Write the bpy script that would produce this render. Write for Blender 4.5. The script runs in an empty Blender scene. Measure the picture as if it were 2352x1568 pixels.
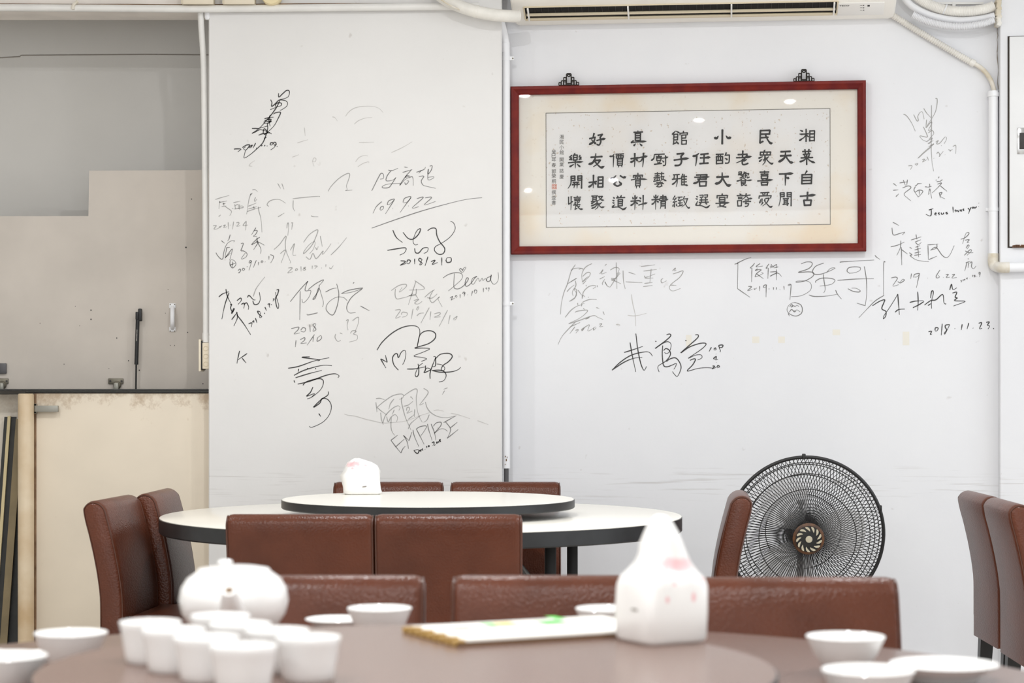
import bpy, bmesh, math, random
from math import sin, cos, pi, radians, tan, sqrt, atan2
from mathutils import Vector, Matrix

random.seed(7)
scene = bpy.context.scene
COL = scene.collection

# ------------------------------------------------------------------ camera, world, lights, exposure
FPX, CX, HY, CAMZ = 4700.0, 1176.0, 890.0, 1.13      # focal length and horizon in the 2352x1568 frame
cam_d = bpy.data.cameras.new('camera')
cam = bpy.data.objects.new('camera', cam_d)
COL.objects.link(cam)
cam.location = (0, 0, CAMZ)
cam.rotation_euler = (radians(90), 0, 0)
cam_d.sensor_width = 36.0
cam_d.lens = FPX / 2352 * 36
cam_d.shift_y = (HY - 784) / 2352
cam_d.clip_end = 60
cam_d.dof.use_dof = True
cam_d.dof.focus_distance = 7.0
cam_d.dof.aperture_fstop = 5.6
scene.camera = cam

world = bpy.data.worlds.new('daylight')
scene.world = world
world.use_nodes = True
world.node_tree.nodes['Background'].inputs[0].default_value = (0.93, 0.96, 1.0, 1)
world.node_tree.nodes['Background'].inputs[1].default_value = 0.7

def area_light(name, loc, rot, sx, sy, power, col):
    d = bpy.data.lights.new(name, 'AREA')
    d.shape = 'RECTANGLE'; d.size = sx; d.size_y = sy; d.energy = power; d.color = col
    o = bpy.data.objects.new(name, d); COL.objects.link(o)
    o.location = loc; o.rotation_euler = rot
    return o

# daylight entering by the side window on the right wall and a frontal fill added behind the camera
area_light('window_daylight', (3.9, 4.3, 1.75), (0, radians(90), 0), 1.9, 4.2, 70, (0.88, 0.94, 1.0))
area_light('rear_fill_daylight', (0.0, -5.4, 1.6), (radians(90), 0, 0), 6.5, 2.6, 150, (0.94, 0.97, 1.0))  # added fill for even frontal light, no source in view

scene.view_settings.view_transform = 'Standard'
scene.view_settings.look = 'None'
scene.view_settings.gamma = 1
scene.view_settings.use_curve_mapping = False
scene.view_settings.exposure = -0.55

# ------------------------------------------------------------------ helpers
def lin(c):
    out = []
    for v in c:
        v /= 255.0
        out.append(v / 12.92 if v <= 0.04045 else ((v + 0.055) / 1.055) ** 2.4)
    return (*out, 1.0)

class NT:
    def __init__(s, name):
        s.m = bpy.data.materials.new(name); s.m.use_nodes = True
        s.t = s.m.node_tree; s.n = s.t.nodes; s.l = s.t.links
        s.p = s.n['Principled BSDF']; s.out = s.n['Material Output']
    def new(s, kind, **kw):
        n = s.n.new(kind)
        for k, v in kw.items():
            if k.startswith('i_'):
                n.inputs[k[2:].replace('_', ' ')].default_value = v
            else:
                setattr(n, k, v)
        return n
    def link(s, a, b): s.l.new(a, b)

def mat(name, rgb, rough=0.5, metal=0.0, var=0.0, scale=6.0, bump=0.0, bscale=80.0, rgb2=None, spec=0.5, alpha=1.0, coat=0.0):
    t = NT(name); p = t.p
    p.inputs['Base Color'].default_value = lin(rgb)
    p.inputs['Roughness'].default_value = rough
    p.inputs['Metallic'].default_value = metal
    p.inputs['Specular IOR Level'].default_value = spec
    p.inputs['Alpha'].default_value = alpha
    p.inputs['Coat Weight'].default_value = coat
    tc = t.new('ShaderNodeTexCoord')
    if var > 0 or rgb2:
        nz = t.new('ShaderNodeTexNoise'); nz.inputs['Scale'].default_value = scale; nz.inputs['Detail'].default_value = 5
        t.link(tc.outputs['Object'], nz.inputs['Vector'])
        rp = t.new('ShaderNodeValToRGB')
        a = rgb2 if rgb2 else tuple(max(0, c * (1 - var)) for c in rgb)
        rp.color_ramp.elements[0].position = 0.36; rp.color_ramp.elements[0].color = lin(a)
        rp.color_ramp.elements[1].position = 0.62; rp.color_ramp.elements[1].color = lin(rgb)
        t.link(nz.outputs['Fac'], rp.inputs['Fac']); t.link(rp.outputs['Color'], p.inputs['Base Color'])
    if bump > 0:
        nb = t.new('ShaderNodeTexNoise'); nb.inputs['Scale'].default_value = bscale; nb.inputs['Detail'].default_value = 3
        t.link(tc.outputs['Object'], nb.inputs['Vector'])
        b = t.new('ShaderNodeBump'); b.inputs['Strength'].default_value = bump; b.inputs['Distance'].default_value = 0.004
        t.link(nb.outputs['Fac'], b.inputs['Height']); t.link(b.outputs['Normal'], p.inputs['Normal'])
    return t.m

def P(px, py, Y):
    """the point seen at that place of the frame, at depth Y"""
    return Vector(((px - CX) / FPX * Y, Y, CAMZ - (py - HY) / FPX * Y))

# the wall with the picture runs a few degrees off square
TH = radians(6.0)
WO = Vector((-0.02, 7.70, 0)); WU = Vector((cos(TH), -sin(TH), 0)); WN = Vector((-sin(TH), -cos(TH), 0)); ZZ = Vector((0, 0, 1))
def W(u, z, v=0.0): return WO + WU * u + WN * v + ZZ * z
def pw(px, py, v=0.0):
    d = Vector(((px - CX) / FPX, 1, -(py - HY) / FPX)); c = Vector((0, 0, CAMZ))
    t = (v + (WO - c).dot(WN)) / d.dot(WN)
    return c + d * t
def pu(px, py, v=0.0):
    q = pw(px, py, v) - WO
    return q.dot(WU), q.z

def new_bm(): return bmesh.new()

def add_box(bm, c, s, M=None, bev=0.0, seg=2):
    r = bmesh.ops.create_cube(bm, size=1.0)
    vs = r['verts']
    for v in vs: v.co = Vector((v.co.x * s[0], v.co.y * s[1], v.co.z * s[2]))
    if bev > 0:
        es = list({e for v in vs for e in v.link_edges})
        rr = bmesh.ops.bevel(bm, geom=es, offset=bev, segments=seg, affect='EDGES', profile=0.5)
        vs = list({v for f in rr['faces'] for v in f.verts} | {v for v in vs if v.is_valid})
    for v in vs:
        if M is not None: v.co = M @ v.co
        v.co += Vector(c)
    return vs

def frame_M(ax, ay, az):
    return Matrix(((ax[0], ay[0], az[0]), (ax[1], ay[1], az[1]), (ax[2], ay[2], az[2])))
WM = frame_M(WU, -WN, ZZ)      # box axes on the picture wall: x along the wall, y into it, z up
def add_wbox(bm, u0, u1, z0, z1, v0, v1, bev=0.0):
    return add_box(bm, W((u0 + u1) / 2, (z0 + z1) / 2, (v0 + v1) / 2), (u1 - u0, abs(v1 - v0), z1 - z0), WM, bev)

def cat(pts, n=6, closed=False):
    if len(pts) < 3: return [Vector(p) for p in pts]
    pts = [Vector(p) for p in pts]; out = []
    N = len(pts)
    rng = range(N if closed else N - 1)
    for i in rng:
        if closed: a, b, c, d = pts[i - 1], pts[i], pts[(i + 1) % N], pts[(i + 2) % N]
        else: a, b, c, d = pts[max(i - 1, 0)], pts[i], pts[i + 1], pts[min(i + 2, N - 1)]
        for k in range(n):
            t = k / n
            out.append(0.5 * ((2 * b) + (c - a) * t + (2 * a - 5 * b + 4 * c - d) * t * t + (3 * b - a - 3 * c + d) * t ** 3))
    if not closed: out.append(pts[-1])
    return out

def add_tube(bm, pts, r, seg=10, cap=True, closed=False):
    pts = [Vector(p) for p in pts]; N = len(pts)
    rad = r if callable(r) else (lambda i: r)
    rings = []; prev = None
    for i in range(N):
        if closed: t = pts[(i + 1) % N] - pts[i - 1]
        else: t = pts[min(i + 1, N - 1)] - pts[max(i - 1, 0)]
        t.normalize()
        if prev is None:
            a = Vector((0, 0, 1)) if abs(t.z) < 0.9 else Vector((1, 0, 0))
            n1 = t.cross(a).normalized()
        else:
            n1 = (prev - t * prev.dot(t)).normalized()
        prev = n1; n2 = t.cross(n1)
        rr = rad(i)
        rings.append([bm.verts.new(pts[i] + (n1 * cos(2 * pi * k / seg) + n2 * sin(2 * pi * k / seg)) * rr) for k in range(seg)])
    M = N if closed else N - 1
    for i in range(M):
        A, B = rings[i], rings[(i + 1) % N]
        for k in range(seg):
            bm.faces.new((A[k], A[(k + 1) % seg], B[(k + 1) % seg], B[k]))
    if cap and not closed:
        bm.faces.new(rings[0][::-1]); bm.faces.new(rings[-1])
    return rings

def resample(pts, step):
    pts = [Vector(p) for p in pts]; out = [pts[0].copy()]; acc = 0.0
    for a, b in zip(pts, pts[1:]):
        L = (b - a).length; d = step - acc
        while d <= L and L > 0:
            out.append(a + (b - a) * (d / L)); d += step
        acc = (acc + L) % step if L > 0 else acc
    return out

def add_corrugated(bm, ctrl, r, pitch=0.008, depth=0.10, seg=14):
    pts = resample(cat(ctrl, 16), pitch / 4)
    add_tube(bm, pts, lambda i: r * (1 + (depth if i % 4 in (1, 2) else -depth)), seg)

def add_lathe(bm, prof, c=(0, 0, 0), seg=40, M=None):
    rings = []
    c = Vector(c)
    for (r, z) in prof:
        if r < 1e-6:
            p = Vector((0, 0, z)); rings.append([bm.verts.new((M @ p if M else p) + c)])
        else:
            ring = []
            for k in range(seg):
                p = Vector((r * cos(2 * pi * k / seg), r * sin(2 * pi * k / seg), z))
                ring.append(bm.verts.new((M @ p if M else p) + c))
            rings.append(ring)
    for A, B in zip(rings, rings[1:]):
        for k in range(seg):
            k2 = (k + 1) % seg
            if len(A) == 1 and len(B) == 1: continue
            if len(A) == 1: bm.faces.new((A[0], B[k2], B[k]))
            elif len(B) == 1: bm.faces.new((A[k], A[k2], B[0]))
            else: bm.faces.new((A[k], A[k2], B[k2], B[k]))

def add_prism(bm, poly, d):
    """poly: world points of a flat outline, d: extrusion vector"""
    d = Vector(d)
    a = [bm.verts.new(Vector(p)) for p in poly]; b = [bm.verts.new(Vector(p) + d) for p in poly]
    bm.faces.new(a); bm.faces.new(b[::-1])
    n = len(poly)
    for i in range(n): bm.faces.new((a[i], b[i], b[(i + 1) % n], a[(i + 1) % n]))

def origin(o):
    v = Vector((0, 0, 0))
    while o is not None:
        v += Vector(o.location); o = o.parent
    return v

def obj(name, bm, m, parent=None, world=True, loc=None, smooth=40, recalc=True):
    """one mesh object; world=True: the shape was laid out in room coordinates"""
    if recalc: bmesh.ops.recalc_face_normals(bm, faces=bm.faces[:])
    off = origin(parent) if parent is not None else (Vector(loc) if loc is not None else Vector((0, 0, 0)))
    if world and off.length > 0:
        for v in bm.verts: v.co -= off
    me = bpy.data.meshes.new(name)
    bm.to_mesh(me); bm.free()
    if smooth:
        me.polygons.foreach_set('use_smooth', [True] * len(me.polygons))
        me.set_sharp_from_angle(angle=radians(smooth))
    me.materials.append(m)
    o = bpy.data.objects.new(name, me); COL.objects.link(o)
    if parent is not None: o.parent = parent
    elif loc is not None: o.location = loc
    return o

def thing(name, label, category, loc=(0, 0, 0), rz=0.0, group=None):
    o = bpy.data.objects.new(name, None); COL.objects.link(o)
    o.empty_display_size = 0.1
    o.location = loc; o.rotation_euler = (0, 0, rz)
    o['label'] = label; o['category'] = category
    if group: o['group'] = group
    return o

def tag(o, label, category, group=None):
    o['label'] = label; o['category'] = category
    if group: o['group'] = group
    return o

def struct(o, label=None):
    o['kind'] = 'structure'
    if label: o['label'] = label
    return o

def copy_tree(o, parent=None):
    c = o.copy(); COL.objects.link(c); c.parent = parent
    for ch in o.children: copy_tree(ch, c)
    return c

# ------------------------------------------------------------------ materials
def wall_mat(name, rgb, rgb2, specks=True, scuff=None):
    t = NT(name); p = t.p
    p.inputs['Roughness'].default_value = 0.55
    p.inputs['Specular IOR Level'].default_value = 0.35
    tc = t.new('ShaderNodeTexCoord')
    n1 = t.new('ShaderNodeTexNoise'); n1.inputs['Scale'].default_value = 1.7; n1.inputs['Detail'].default_value = 6
    t.link(tc.outputs['Object'], n1.inputs['Vector'])
    r1 = t.new('ShaderNodeValToRGB'); r1.color_ramp.elements[0].position = 0.3; r1.color_ramp.elements[1].position = 0.65
    r1.color_ramp.elements[0].color = lin(rgb2); r1.color_ramp.elements[1].color = lin(rgb)
    t.link(n1.outputs['Fac'], r1.inputs['Fac'])
    last = r1.outputs['Color']
    if specks:
        n2 = t.new('ShaderNodeTexNoise'); n2.inputs['Scale'].default_value = 26; n2.inputs['Detail'].default_value = 2
        t.link(tc.outputs['Object'], n2.inputs['Vector'])
        r2 = t.new('ShaderNodeValToRGB'); r2.color_ramp.elements[0].position = 0.735; r2.color_ramp.elements[1].position = 0.80
        r2.color_ramp.elements[0].color = (0, 0, 0, 1); r2.color_ramp.elements[1].color = (0.35, 0.35, 0.35, 1)
        t.link(n2.outputs['Fac'], r2.inputs['Fac'])
        mx = t.new('ShaderNodeMix'); mx.data_type = 'RGBA'
        t.link(r2.outputs['Color'], mx.inputs['Factor']); t.link(last, mx.inputs[6]); mx.inputs[7].default_value = lin((170, 160, 150))
        last = mx.outputs[2]
    if scuff:                      # rub marks where chair backs touch the wall: streaks in a low band
        z0, z1 = scuff
        sp = t.new('ShaderNodeSeparateXYZ'); t.link(tc.outputs['Object'], sp.inputs[0])
        mp = t.new('ShaderNodeMapping'); mp.inputs['Scale'].default_value = (2.2, 2.2, 60)
        t.link(tc.outputs['Object'], mp.inputs['Vector'])
        n3 = t.new('ShaderNodeTexNoise'); n3.inputs['Scale'].default_value = 2.0; n3.inputs['Detail'].default_value = 6
        t.link(mp.outputs[0], n3.inputs['Vector'])
        r3 = t.new('ShaderNodeValToRGB'); r3.color_ramp.elements[0].position = 0.56; r3.color_ramp.elements[1].position = 0.75
        r3.color_ramp.elements[1].color = (0.55, 0.55, 0.55, 1); r3.color_ramp.elements[0].color = (0, 0, 0, 1)
        t.link(n3.outputs['Fac'], r3.inputs['Fac'])
        ml = t.new('ShaderNodeMapRange'); ml.inputs['From Min'].default_value = z1; ml.inputs['From Max'].default_value = z1 + 0.05
        ml.inputs['To Min'].default_value = 1; ml.inputs['To Max'].default_value = 0
        t.link(sp.outputs['Z'], ml.inputs['Value'])
        mh = t.new('ShaderNodeMapRange'); mh.inputs['From Min'].default_value = z0 - 0.04; mh.inputs['From Max'].default_value = z0
        t.link(sp.outputs['Z'], mh.inputs['Value'])
        m1 = t.new('ShaderNodeMath', operation='MULTIPLY'); t.link(ml.outputs[0], m1.inputs[0]); t.link(mh.outputs[0], m1.inputs[1])
        m2 = t.new('ShaderNodeMath', operation='MULTIPLY'); t.link(m1.outputs[0], m2.inputs[0]); t.link(r3.outputs['Color'], m2.inputs[1])
        mx = t.new('ShaderNodeMix'); mx.data_type = 'RGBA'
        t.link(m2.outputs[0], mx.inputs['Factor']); t.link(last, mx.inputs[6]); mx.inputs[7].default_value = lin((176, 170, 164))
        last = mx.outputs[2]
    t.link(last, p.inputs['Base Color'])
    nb = t.new('ShaderNodeTexNoise'); nb.inputs['Scale'].default_value = 45; nb.inputs['Detail'].default_value = 3
    t.link(tc.outputs['Object'], nb.inputs['Vector'])
    b = t.new('ShaderNodeBump'); b.inputs['Strength'].default_value = 0.10; b.inputs['Distance'].default_value = 0.004
    t.link(nb.outputs['Fac'], b.inputs['Height']); t.link(b.outputs['Normal'], p.inputs['Normal'])
    return t.m

def rust_mat(name, rgb, stain, z_top, amount=0.55, drop=0.12):
    """painted board with brown stains that gather along its worn upper edge"""
    t = NT(name); p = t.p; p.inputs['Roughness'].default_value = 0.5
    tc = t.new('ShaderNodeTexCoord')
    n0 = t.new('ShaderNodeTexNoise'); n0.inputs['Scale'].default_value = 2.2; n0.inputs['Detail'].default_value = 5
    t.link(tc.outputs['Object'], n0.inputs['Vector'])
    r0 = t.new('ShaderNodeValToRGB'); r0.color_ramp.elements[0].position = 0.32; r0.color_ramp.elements[1].position = 0.66
    r0.color_ramp.elements[0].color = lin(tuple(c * 0.94 for c in rgb)); r0.color_ramp.elements[1].color = lin(rgb)
    t.link(n0.outputs['Fac'], r0.inputs['Fac'])
    n1 = t.new('ShaderNodeTexNoise'); n1.inputs['Scale'].default_value = 16; n1.inputs['Detail'].default_value = 9; n1.inputs['Roughness'].default_value = 0.7
    t.link(tc.outputs['Object'], n1.inputs['Vector'])
    sp = t.new('ShaderNodeSeparateXYZ'); t.link(tc.outputs['Object'], sp.inputs[0])
    mr = t.new('ShaderNodeMapRange'); mr.inputs['From Min'].default_value = z_top - drop; mr.inputs['From Max'].default_value = z_top
    mr.inputs['To Min'].default_value = 0.0; mr.inputs['To Max'].default_value = 0.24
    t.link(sp.outputs['Z'], mr.inputs['Value'])
    ad = t.new('ShaderNodeMath', operation='ADD'); t.link(n1.outputs['Fac'], ad.inputs[0]); t.link(mr.outputs[0], ad.inputs[1])
    r1 = t.new('ShaderNodeValToRGB'); r1.color_ramp.elements[0].position = 0.68; r1.color_ramp.elements[1].position = 0.84
    r1.color_ramp.elements[0].color = (0, 0, 0, 1); r1.color_ramp.elements[1].color = (amount,) * 3 + (1,)
    t.link(ad.outputs[0], r1.inputs['Fac'])
    mx = t.new('ShaderNodeMix'); mx.data_type = 'RGBA'
    t.link(r1.outputs['Color'], mx.inputs['Factor']); t.link(r0.outputs['Color'], mx.inputs[6]); mx.inputs[7].default_value = lin(stain)
    t.link(mx.outputs[2], p.inputs['Base Color'])
    return t.m

def leather_mat(name, rgb, rgb2):
    t = NT(name); p = t.p
    p.inputs['Roughness'].default_value = 0.31
    p.inputs['Specular IOR Level'].default_value = 0.33
    tc = t.new('ShaderNodeTexCoord')
    n = t.new('ShaderNodeTexNoise'); n.inputs['Scale'].default_value = 7; n.inputs['Detail'].default_value = 4
    t.link(tc.outputs['Object'], n.inputs['Vector'])
    r = t.new('ShaderNodeValToRGB'); r.color_ramp.elements[0].position = 0.35; r.color_ramp.elements[1].position = 0.65
    r.color_ramp.elements[0].color = lin(rgb2); r.color_ramp.elements[1].color = lin(rgb)
    t.link(n.outputs['Fac'], r.inputs['Fac']); t.link(r.outputs['Color'], p.inputs['Base Color'])
    v = t.new('ShaderNodeTexVoronoi'); v.inputs['Scale'].default_value = 165
    t.link(tc.outputs['Object'], v.inputs['Vector'])
    b = t.new('ShaderNodeBump'); b.inputs['Strength'].default_value = 0.42; b.inputs['Distance'].default_value = 0.0018; b.invert = True
    t.link(v.outputs['Distance'], b.inputs['Height']); t.link(b.outputs['Normal'], p.inputs['Normal'])
    return t.m

M = {}
M['wall'] = wall_mat('wall_paint', (236, 236, 238), (230, 230, 233), scuff=(0.74, 0.80))
M['column'] = wall_mat('column_paint', (233, 231, 229), (227, 225, 223), scuff=(0.70, 0.80))
M['alcove'] = wall_mat('alcove_shaded_paint', (222, 219, 214), (214, 211, 206), specks=False)  # greyed: some of the alcove's shade is put into the paint
M['room'] = mat('room_paint', (236, 235, 232), 0.7)
M['ceiling'] = mat('ceiling_paint', (240, 240, 238), 0.8)
M['floor'] = mat('floor_tile', (226, 220, 212), 0.4, var=0.05)
M['soffit'] = mat('soffit_paint', (246, 238, 230), 0.6, var=0.05)
M['hatch'] = mat('hatch_board', (206, 197, 187), 0.55, var=0.05, scale=3)
M['panel'] = rust_mat('stained_panel', (233, 220, 200), (150, 112, 66), 1.10)
M['panel_left'] = rust_mat('grubby_panel', (222, 212, 196), (150, 120, 80), 1.05, 0.3)
M['post'] = mat('yellowed_post', (220, 202, 174), 0.45, rgb2=(196, 168, 130), scale=5)
M['rusty'] = mat('rusty_strip', (150, 118, 88), 0.6, rgb2=(104, 76, 50), scale=14)
M['black_metal'] = mat('black_metal', (28, 27, 26), 0.4)
M['black_plastic'] = mat('black_plastic', (24, 24, 25), 0.45)
M['grey_metal'] = mat('grey_metal', (150, 148, 140), 0.4, metal=0.6)
M['chrome'] = mat('chrome', (200, 200, 200), 0.15, metal=1.0)
M['dull_metal'] = mat('dull_metal', (132, 126, 112), 0.45, metal=0.5, var=0.15, scale=30)
M['dark_board'] = mat('dark_board', (44, 44, 42), 0.5, var=0.3, scale=12)
M['olive_board'] = mat('olive_board', (140, 124, 92), 0.6, var=0.15)
M['cream_strip'] = mat('cream_strip', (208, 192, 150), 0.6)
M['pipe'] = mat('pipe_white', (240, 238, 234), 0.4, var=0.03, scale=10)
M['pipe_dirty'] = mat('pipe_dirty', (238, 234, 226), 0.5, rgb2=(212, 200, 176), scale=16)
M['pipe_pale'] = mat('pipe_pale', (246, 246, 248), 0.4)
M['hose'] = mat('hose_cream', (242, 238, 230), 0.45, var=0.05, scale=16)
M['hose_white'] = mat('hose_white', (238, 238, 240), 0.45)
M['aircon'] = mat('aircon_shell', (253, 248, 239), 0.4, var=0.03, scale=3)
M['aircon_panel'] = mat('aircon_display', (244, 241, 236), 0.35)
M['void'] = mat('outlet_dark', (14, 12, 11), 0.7)
M['vane'] = mat('vane_cream', (226, 212, 184), 0.4)
M['print_dark'] = mat('print_dark', (50, 46, 44), 0.5)
M['box_cream'] = mat('box_cream', (232, 220, 198), 0.45)
M['box_yellow'] = mat('box_yellow', (240, 222, 178), 0.45)
M['cabinet'] = mat('cabinet_white', (240, 240, 240), 0.45, var=0.015)
M['plaster_gap'] = mat('plaster_gap', (150, 143, 135), 0.8)
M['crack'] = mat('gap_dark', (60, 52, 46), 0.8)
M['hairline'] = mat('hairline_crack', (140, 130, 118), 0.8)
M['tape'] = mat('tape_residue', (233, 228, 217), 0.6)
M['frame_wood'] = mat('red_wood', (122, 40, 32), 0.45, rgb2=(104, 32, 32), scale=20, spec=0.2)
M['line'] = mat('border_line', (120, 114, 106), 0.7)
M['ink_black'] = mat('brush_ink', (34, 33, 32), 0.6)
M['ink_small'] = mat('brush_ink_thin', (70, 66, 62), 0.6)
M['seal'] = mat('seal_red', (222, 140, 116), 0.6)
M['bronze'] = mat('hanger_bronze', (44, 40, 36), 0.45, metal=0.4)
M['pen_dark'] = mat('marker_dark', (58, 56, 56), 0.5)
M['pen_mid'] = mat('marker_worn', (122, 120, 119), 0.5)
M['pen_faint'] = mat('marker_faint', (164, 162, 160), 0.5)
M['pen_ghost'] = mat('marker_rubbed', (198, 195, 192), 0.5)
M['leather'] = leather_mat('brown_leather', (98, 52, 34), (84, 43, 27))
M['piping'] = mat('leather_piping', (84, 48, 34), 0.35)
M['leg'] = mat('chair_leg_black', (26, 25, 25), 0.35)
M['laminate_white'] = mat('laminate_cream', (250, 246, 236), 0.22)
M['edge_black'] = mat('edge_band_black', (36, 37, 39), 0.38, var=0.2, scale=20)
M['laminate_brown'] = mat('laminate_brown', (124, 98, 88), 0.24, var=0.05, scale=60, coat=0.0)
M['edge_dark'] = mat('edge_band_dark', (28, 26, 26), 0.35)
M['porcelain'] = mat('porcelain', (247, 246, 244), 0.12)
M['spout_hole'] = mat('spout_tea', (120, 92, 60), 0.5)
M['fan_black'] = mat('fan_black', (26, 25, 25), 0.4)
M['fan_rust'] = mat('fan_rust', (122, 80, 48), 0.5, rgb2=(74, 52, 38), scale=30)
M['fan_petal'] = mat('fan_petal', (205, 196, 172), 0.45)
M['fan_motor'] = mat('fan_motor', (86, 84, 86), 0.4)
M['fan_blade'] = mat('fan_blade', (214, 212, 210), 0.3, alpha=0.42)
M['paper_white'] = mat('menu_sheet', (248, 246, 240), 0.4)
M['menu_board'] = mat('menu_board', (112, 84, 60), 0.5)
M['gold'] = mat('gold_clip', (200, 164, 96), 0.35, metal=0.3)
M['green'] = mat('print_green', (80, 208, 76), 0.5)
M['yellow'] = mat('print_yellow', (220, 196, 104), 0.5)
M['grey_print'] = mat('print_grey', (150, 145, 138), 0.5)
M['lamp_glow'] = NT('lamp_glow').m
_e = M['lamp_glow'].node_tree.nodes['Principled BSDF']
_e.inputs['Emission Color'].default_value = (1.0, 0.95, 0.86, 1); _e.inputs['Emission Strength'].default_value = 60

def paper_mat(name, rgb, stain, amount, speck):
    t = NT(name); p = t.p; p.inputs['Roughness'].default_value = 0.8
    tc = t.new('ShaderNodeTexCoord')
    n = t.new('ShaderNodeTexNoise'); n.inputs['Scale'].default_value = 3.2; n.inputs['Detail'].default_value = 4
    t.link(tc.outputs['Object'], n.inputs['Vector'])
    r = t.new('ShaderNodeValToRGB'); r.color_ramp.elements[0].position = 0.48; r.color_ramp.elements[1].position = 0.68
    r.color_ramp.elements[0].color = (0, 0, 0, 1); r.color_ramp.elements[1].color = (amount,) * 3 + (1,)
    t.link(n.outputs['Fac'], r.inputs['Fac'])
    mx = t.new('ShaderNodeMix'); mx.data_type = 'RGBA'
    t.link(r.outputs['Color'], mx.inputs['Factor']); mx.inputs[6].default_value = lin(rgb); mx.inputs[7].default_value = lin(stain)
    n2 = t.new('ShaderNodeTexNoise'); n2.inputs['Scale'].default_value = 95; n2.inputs['Detail'].default_value = 1
    t.link(tc.outputs['Object'], n2.inputs['Vector'])
    r2 = t.new('ShaderNodeValToRGB'); r2.color_ramp.elements[0].position = 0.69; r2.color_ramp.elements[1].position = 0.74
    r2.color_ramp.elements[0].color = (0, 0, 0, 1); r2.color_ramp.elements[1].color = (speck,) * 3 + (1,)
    t.link(n2.outputs['Fac'], r2.inputs['Fac'])
    m2 = t.new('ShaderNodeMix'); m2.data_type = 'RGBA'
    t.link(r2.outputs['Color'], m2.inputs['Factor']); t.link(mx.outputs[2], m2.inputs[6]); m2.inputs[7].default_value = lin((190, 160, 120))
    t.link(m2.outputs[2], p.inputs['Base Color'])
    return t.m
M['mat_board'] = paper_mat('silk_mount', (253, 248, 239), (250, 232, 204), 0.8, 0.12)
M['rice_paper'] = paper_mat('rice_paper', (249, 247, 245), (246, 235, 220), 0.6, 0.5)

def glass_mat():
    t = NT('picture_glass'); t.n.remove(t.p)
    fr = t.new('ShaderNodeFresnel'); fr.inputs[0].default_value = 1.5
    tr = t.new('ShaderNodeBsdfTransparent'); gl = t.new('ShaderNodeBsdfGlossy'); gl.inputs['Roughness'].default_value = 0.01
    mx = t.new('ShaderNodeMixShader')
    t.link(fr.outputs[0], mx.inputs[0]); t.link(tr.outputs[0], mx.inputs[1]); t.link(gl.outputs[0], mx.inputs[2])
    t.link(mx.outputs[0], t.out.inputs['Surface'])
    return t.m
M['glass'] = glass_mat()

def bag_mat(name, spots):
    """thin white plastic with soft pink print; spots: (centre, radii) in the packet's own coordinates"""
    t = NT(name); p = t.p
    p.inputs['Roughness'].default_value = 0.28
    p.inputs['Subsurface Weight'].default_value = 0.15
    p.inputs['Subsurface Radius'].default_value = (0.02, 0.02, 0.02)
    tc = t.new('ShaderNodeTexCoord'); acc = None
    nz = t.new('ShaderNodeTexNoise'); nz.inputs['Scale'].default_value = 60
    t.link(tc.outputs['Object'], nz.inputs['Vector'])
    for c, r in spots:
        mp = t.new('ShaderNodeMapping'); mp.vector_type = 'POINT'
        mp.inputs['Scale'].default_value = (1 / r[0], 1 / r[1], 1 / r[2])
        mp.inputs['Location'].default_value = (-c[0] / r[0], -c[1] / r[1], -c[2] / r[2])
        t.link(tc.outputs['Object'], mp.inputs['Vector'])
        ln = t.new('ShaderNodeVectorMath', operation='LENGTH'); t.link(mp.outputs[0], ln.inputs[0])
        ad = t.new('ShaderNodeMath', operation='ADD'); t.link(ln.outputs['Value'], ad.inputs[0]); t.link(nz.outputs['Fac'], ad.inputs[1])
        mr = t.new('ShaderNodeMapRange'); mr.inputs['From Min'].default_value = 1.1; mr.inputs['From Max'].default_value = 1.6
        mr.inputs['To Min'].default_value = 0.85; mr.inputs['To Max'].default_value = 0
        t.link(ad.outputs[0], mr.inputs['Value'])
        if acc is None: acc = mr.outputs[0]
        else:
            mm = t.new('ShaderNodeMath', operation='MAXIMUM'); t.link(acc, mm.inputs[0]); t.link(mr.outputs[0], mm.inputs[1]); acc = mm.outputs[0]
    mx = t.new('ShaderNodeMix'); mx.data_type = 'RGBA'
    t.link(acc, mx.inputs['Factor']); mx.inputs[6].default_value = lin((248, 246, 243)); mx.inputs[7].default_value = lin((243, 186, 190))
    t.link(mx.outputs[2], p.inputs['Base Color'])
    return t.m
# ------------------------------------------------------------------ the room
CEIL = 2.95
bm = new_bm(); add_box(bm, (0, 1.2, -0.05), (9.0, 14.6, 0.1)); struct(obj('floor', bm, M['floor'], smooth=0))
bm = new_bm(); add_box(bm, (0, 1.2, CEIL + 0.05), (9.0, 14.6, 0.1)); struct(obj('ceiling', bm, M['ceiling'], smooth=0))
bm = new_bm(); add_box(bm, (-4.05, 1.5, CEIL / 2), (0.1, 14, CEIL)); struct(obj('wall_left', bm, M['room'], smooth=0))
# right wall with a wide window opening, rear wall with an unseen opening added for frontal light
bm = new_bm()
for (y0, y1, z0, z1) in ((-5.6, 2.1, 0, CEIL), (6.5, 8.6, 0, CEIL), (2.1, 6.5, 0, 0.8), (2.1, 6.5, 2.72, CEIL)):
    add_box(bm, (4.05, (y0 + y1) / 2, (z0 + z1) / 2), (0.1, y1 - y0, z1 - z0))
struct(obj('wall_right', bm, M['room'], smooth=0))
bm = new_bm()
for (x0, x1, z0, z1) in ((-4, -3.3, 0, CEIL), (3.3, 4, 0, CEIL), (-3.3, 3.3, 2.75, CEIL), (-3.3, 3.3, 0, 0.3)):
    add_box(bm, ((x0 + x1) / 2, -5.55, (z0 + z1) / 2), (x1 - x0, 0.1, z1 - z0))
struct(obj('wall_rear', bm, M['room'], smooth=0))

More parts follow.
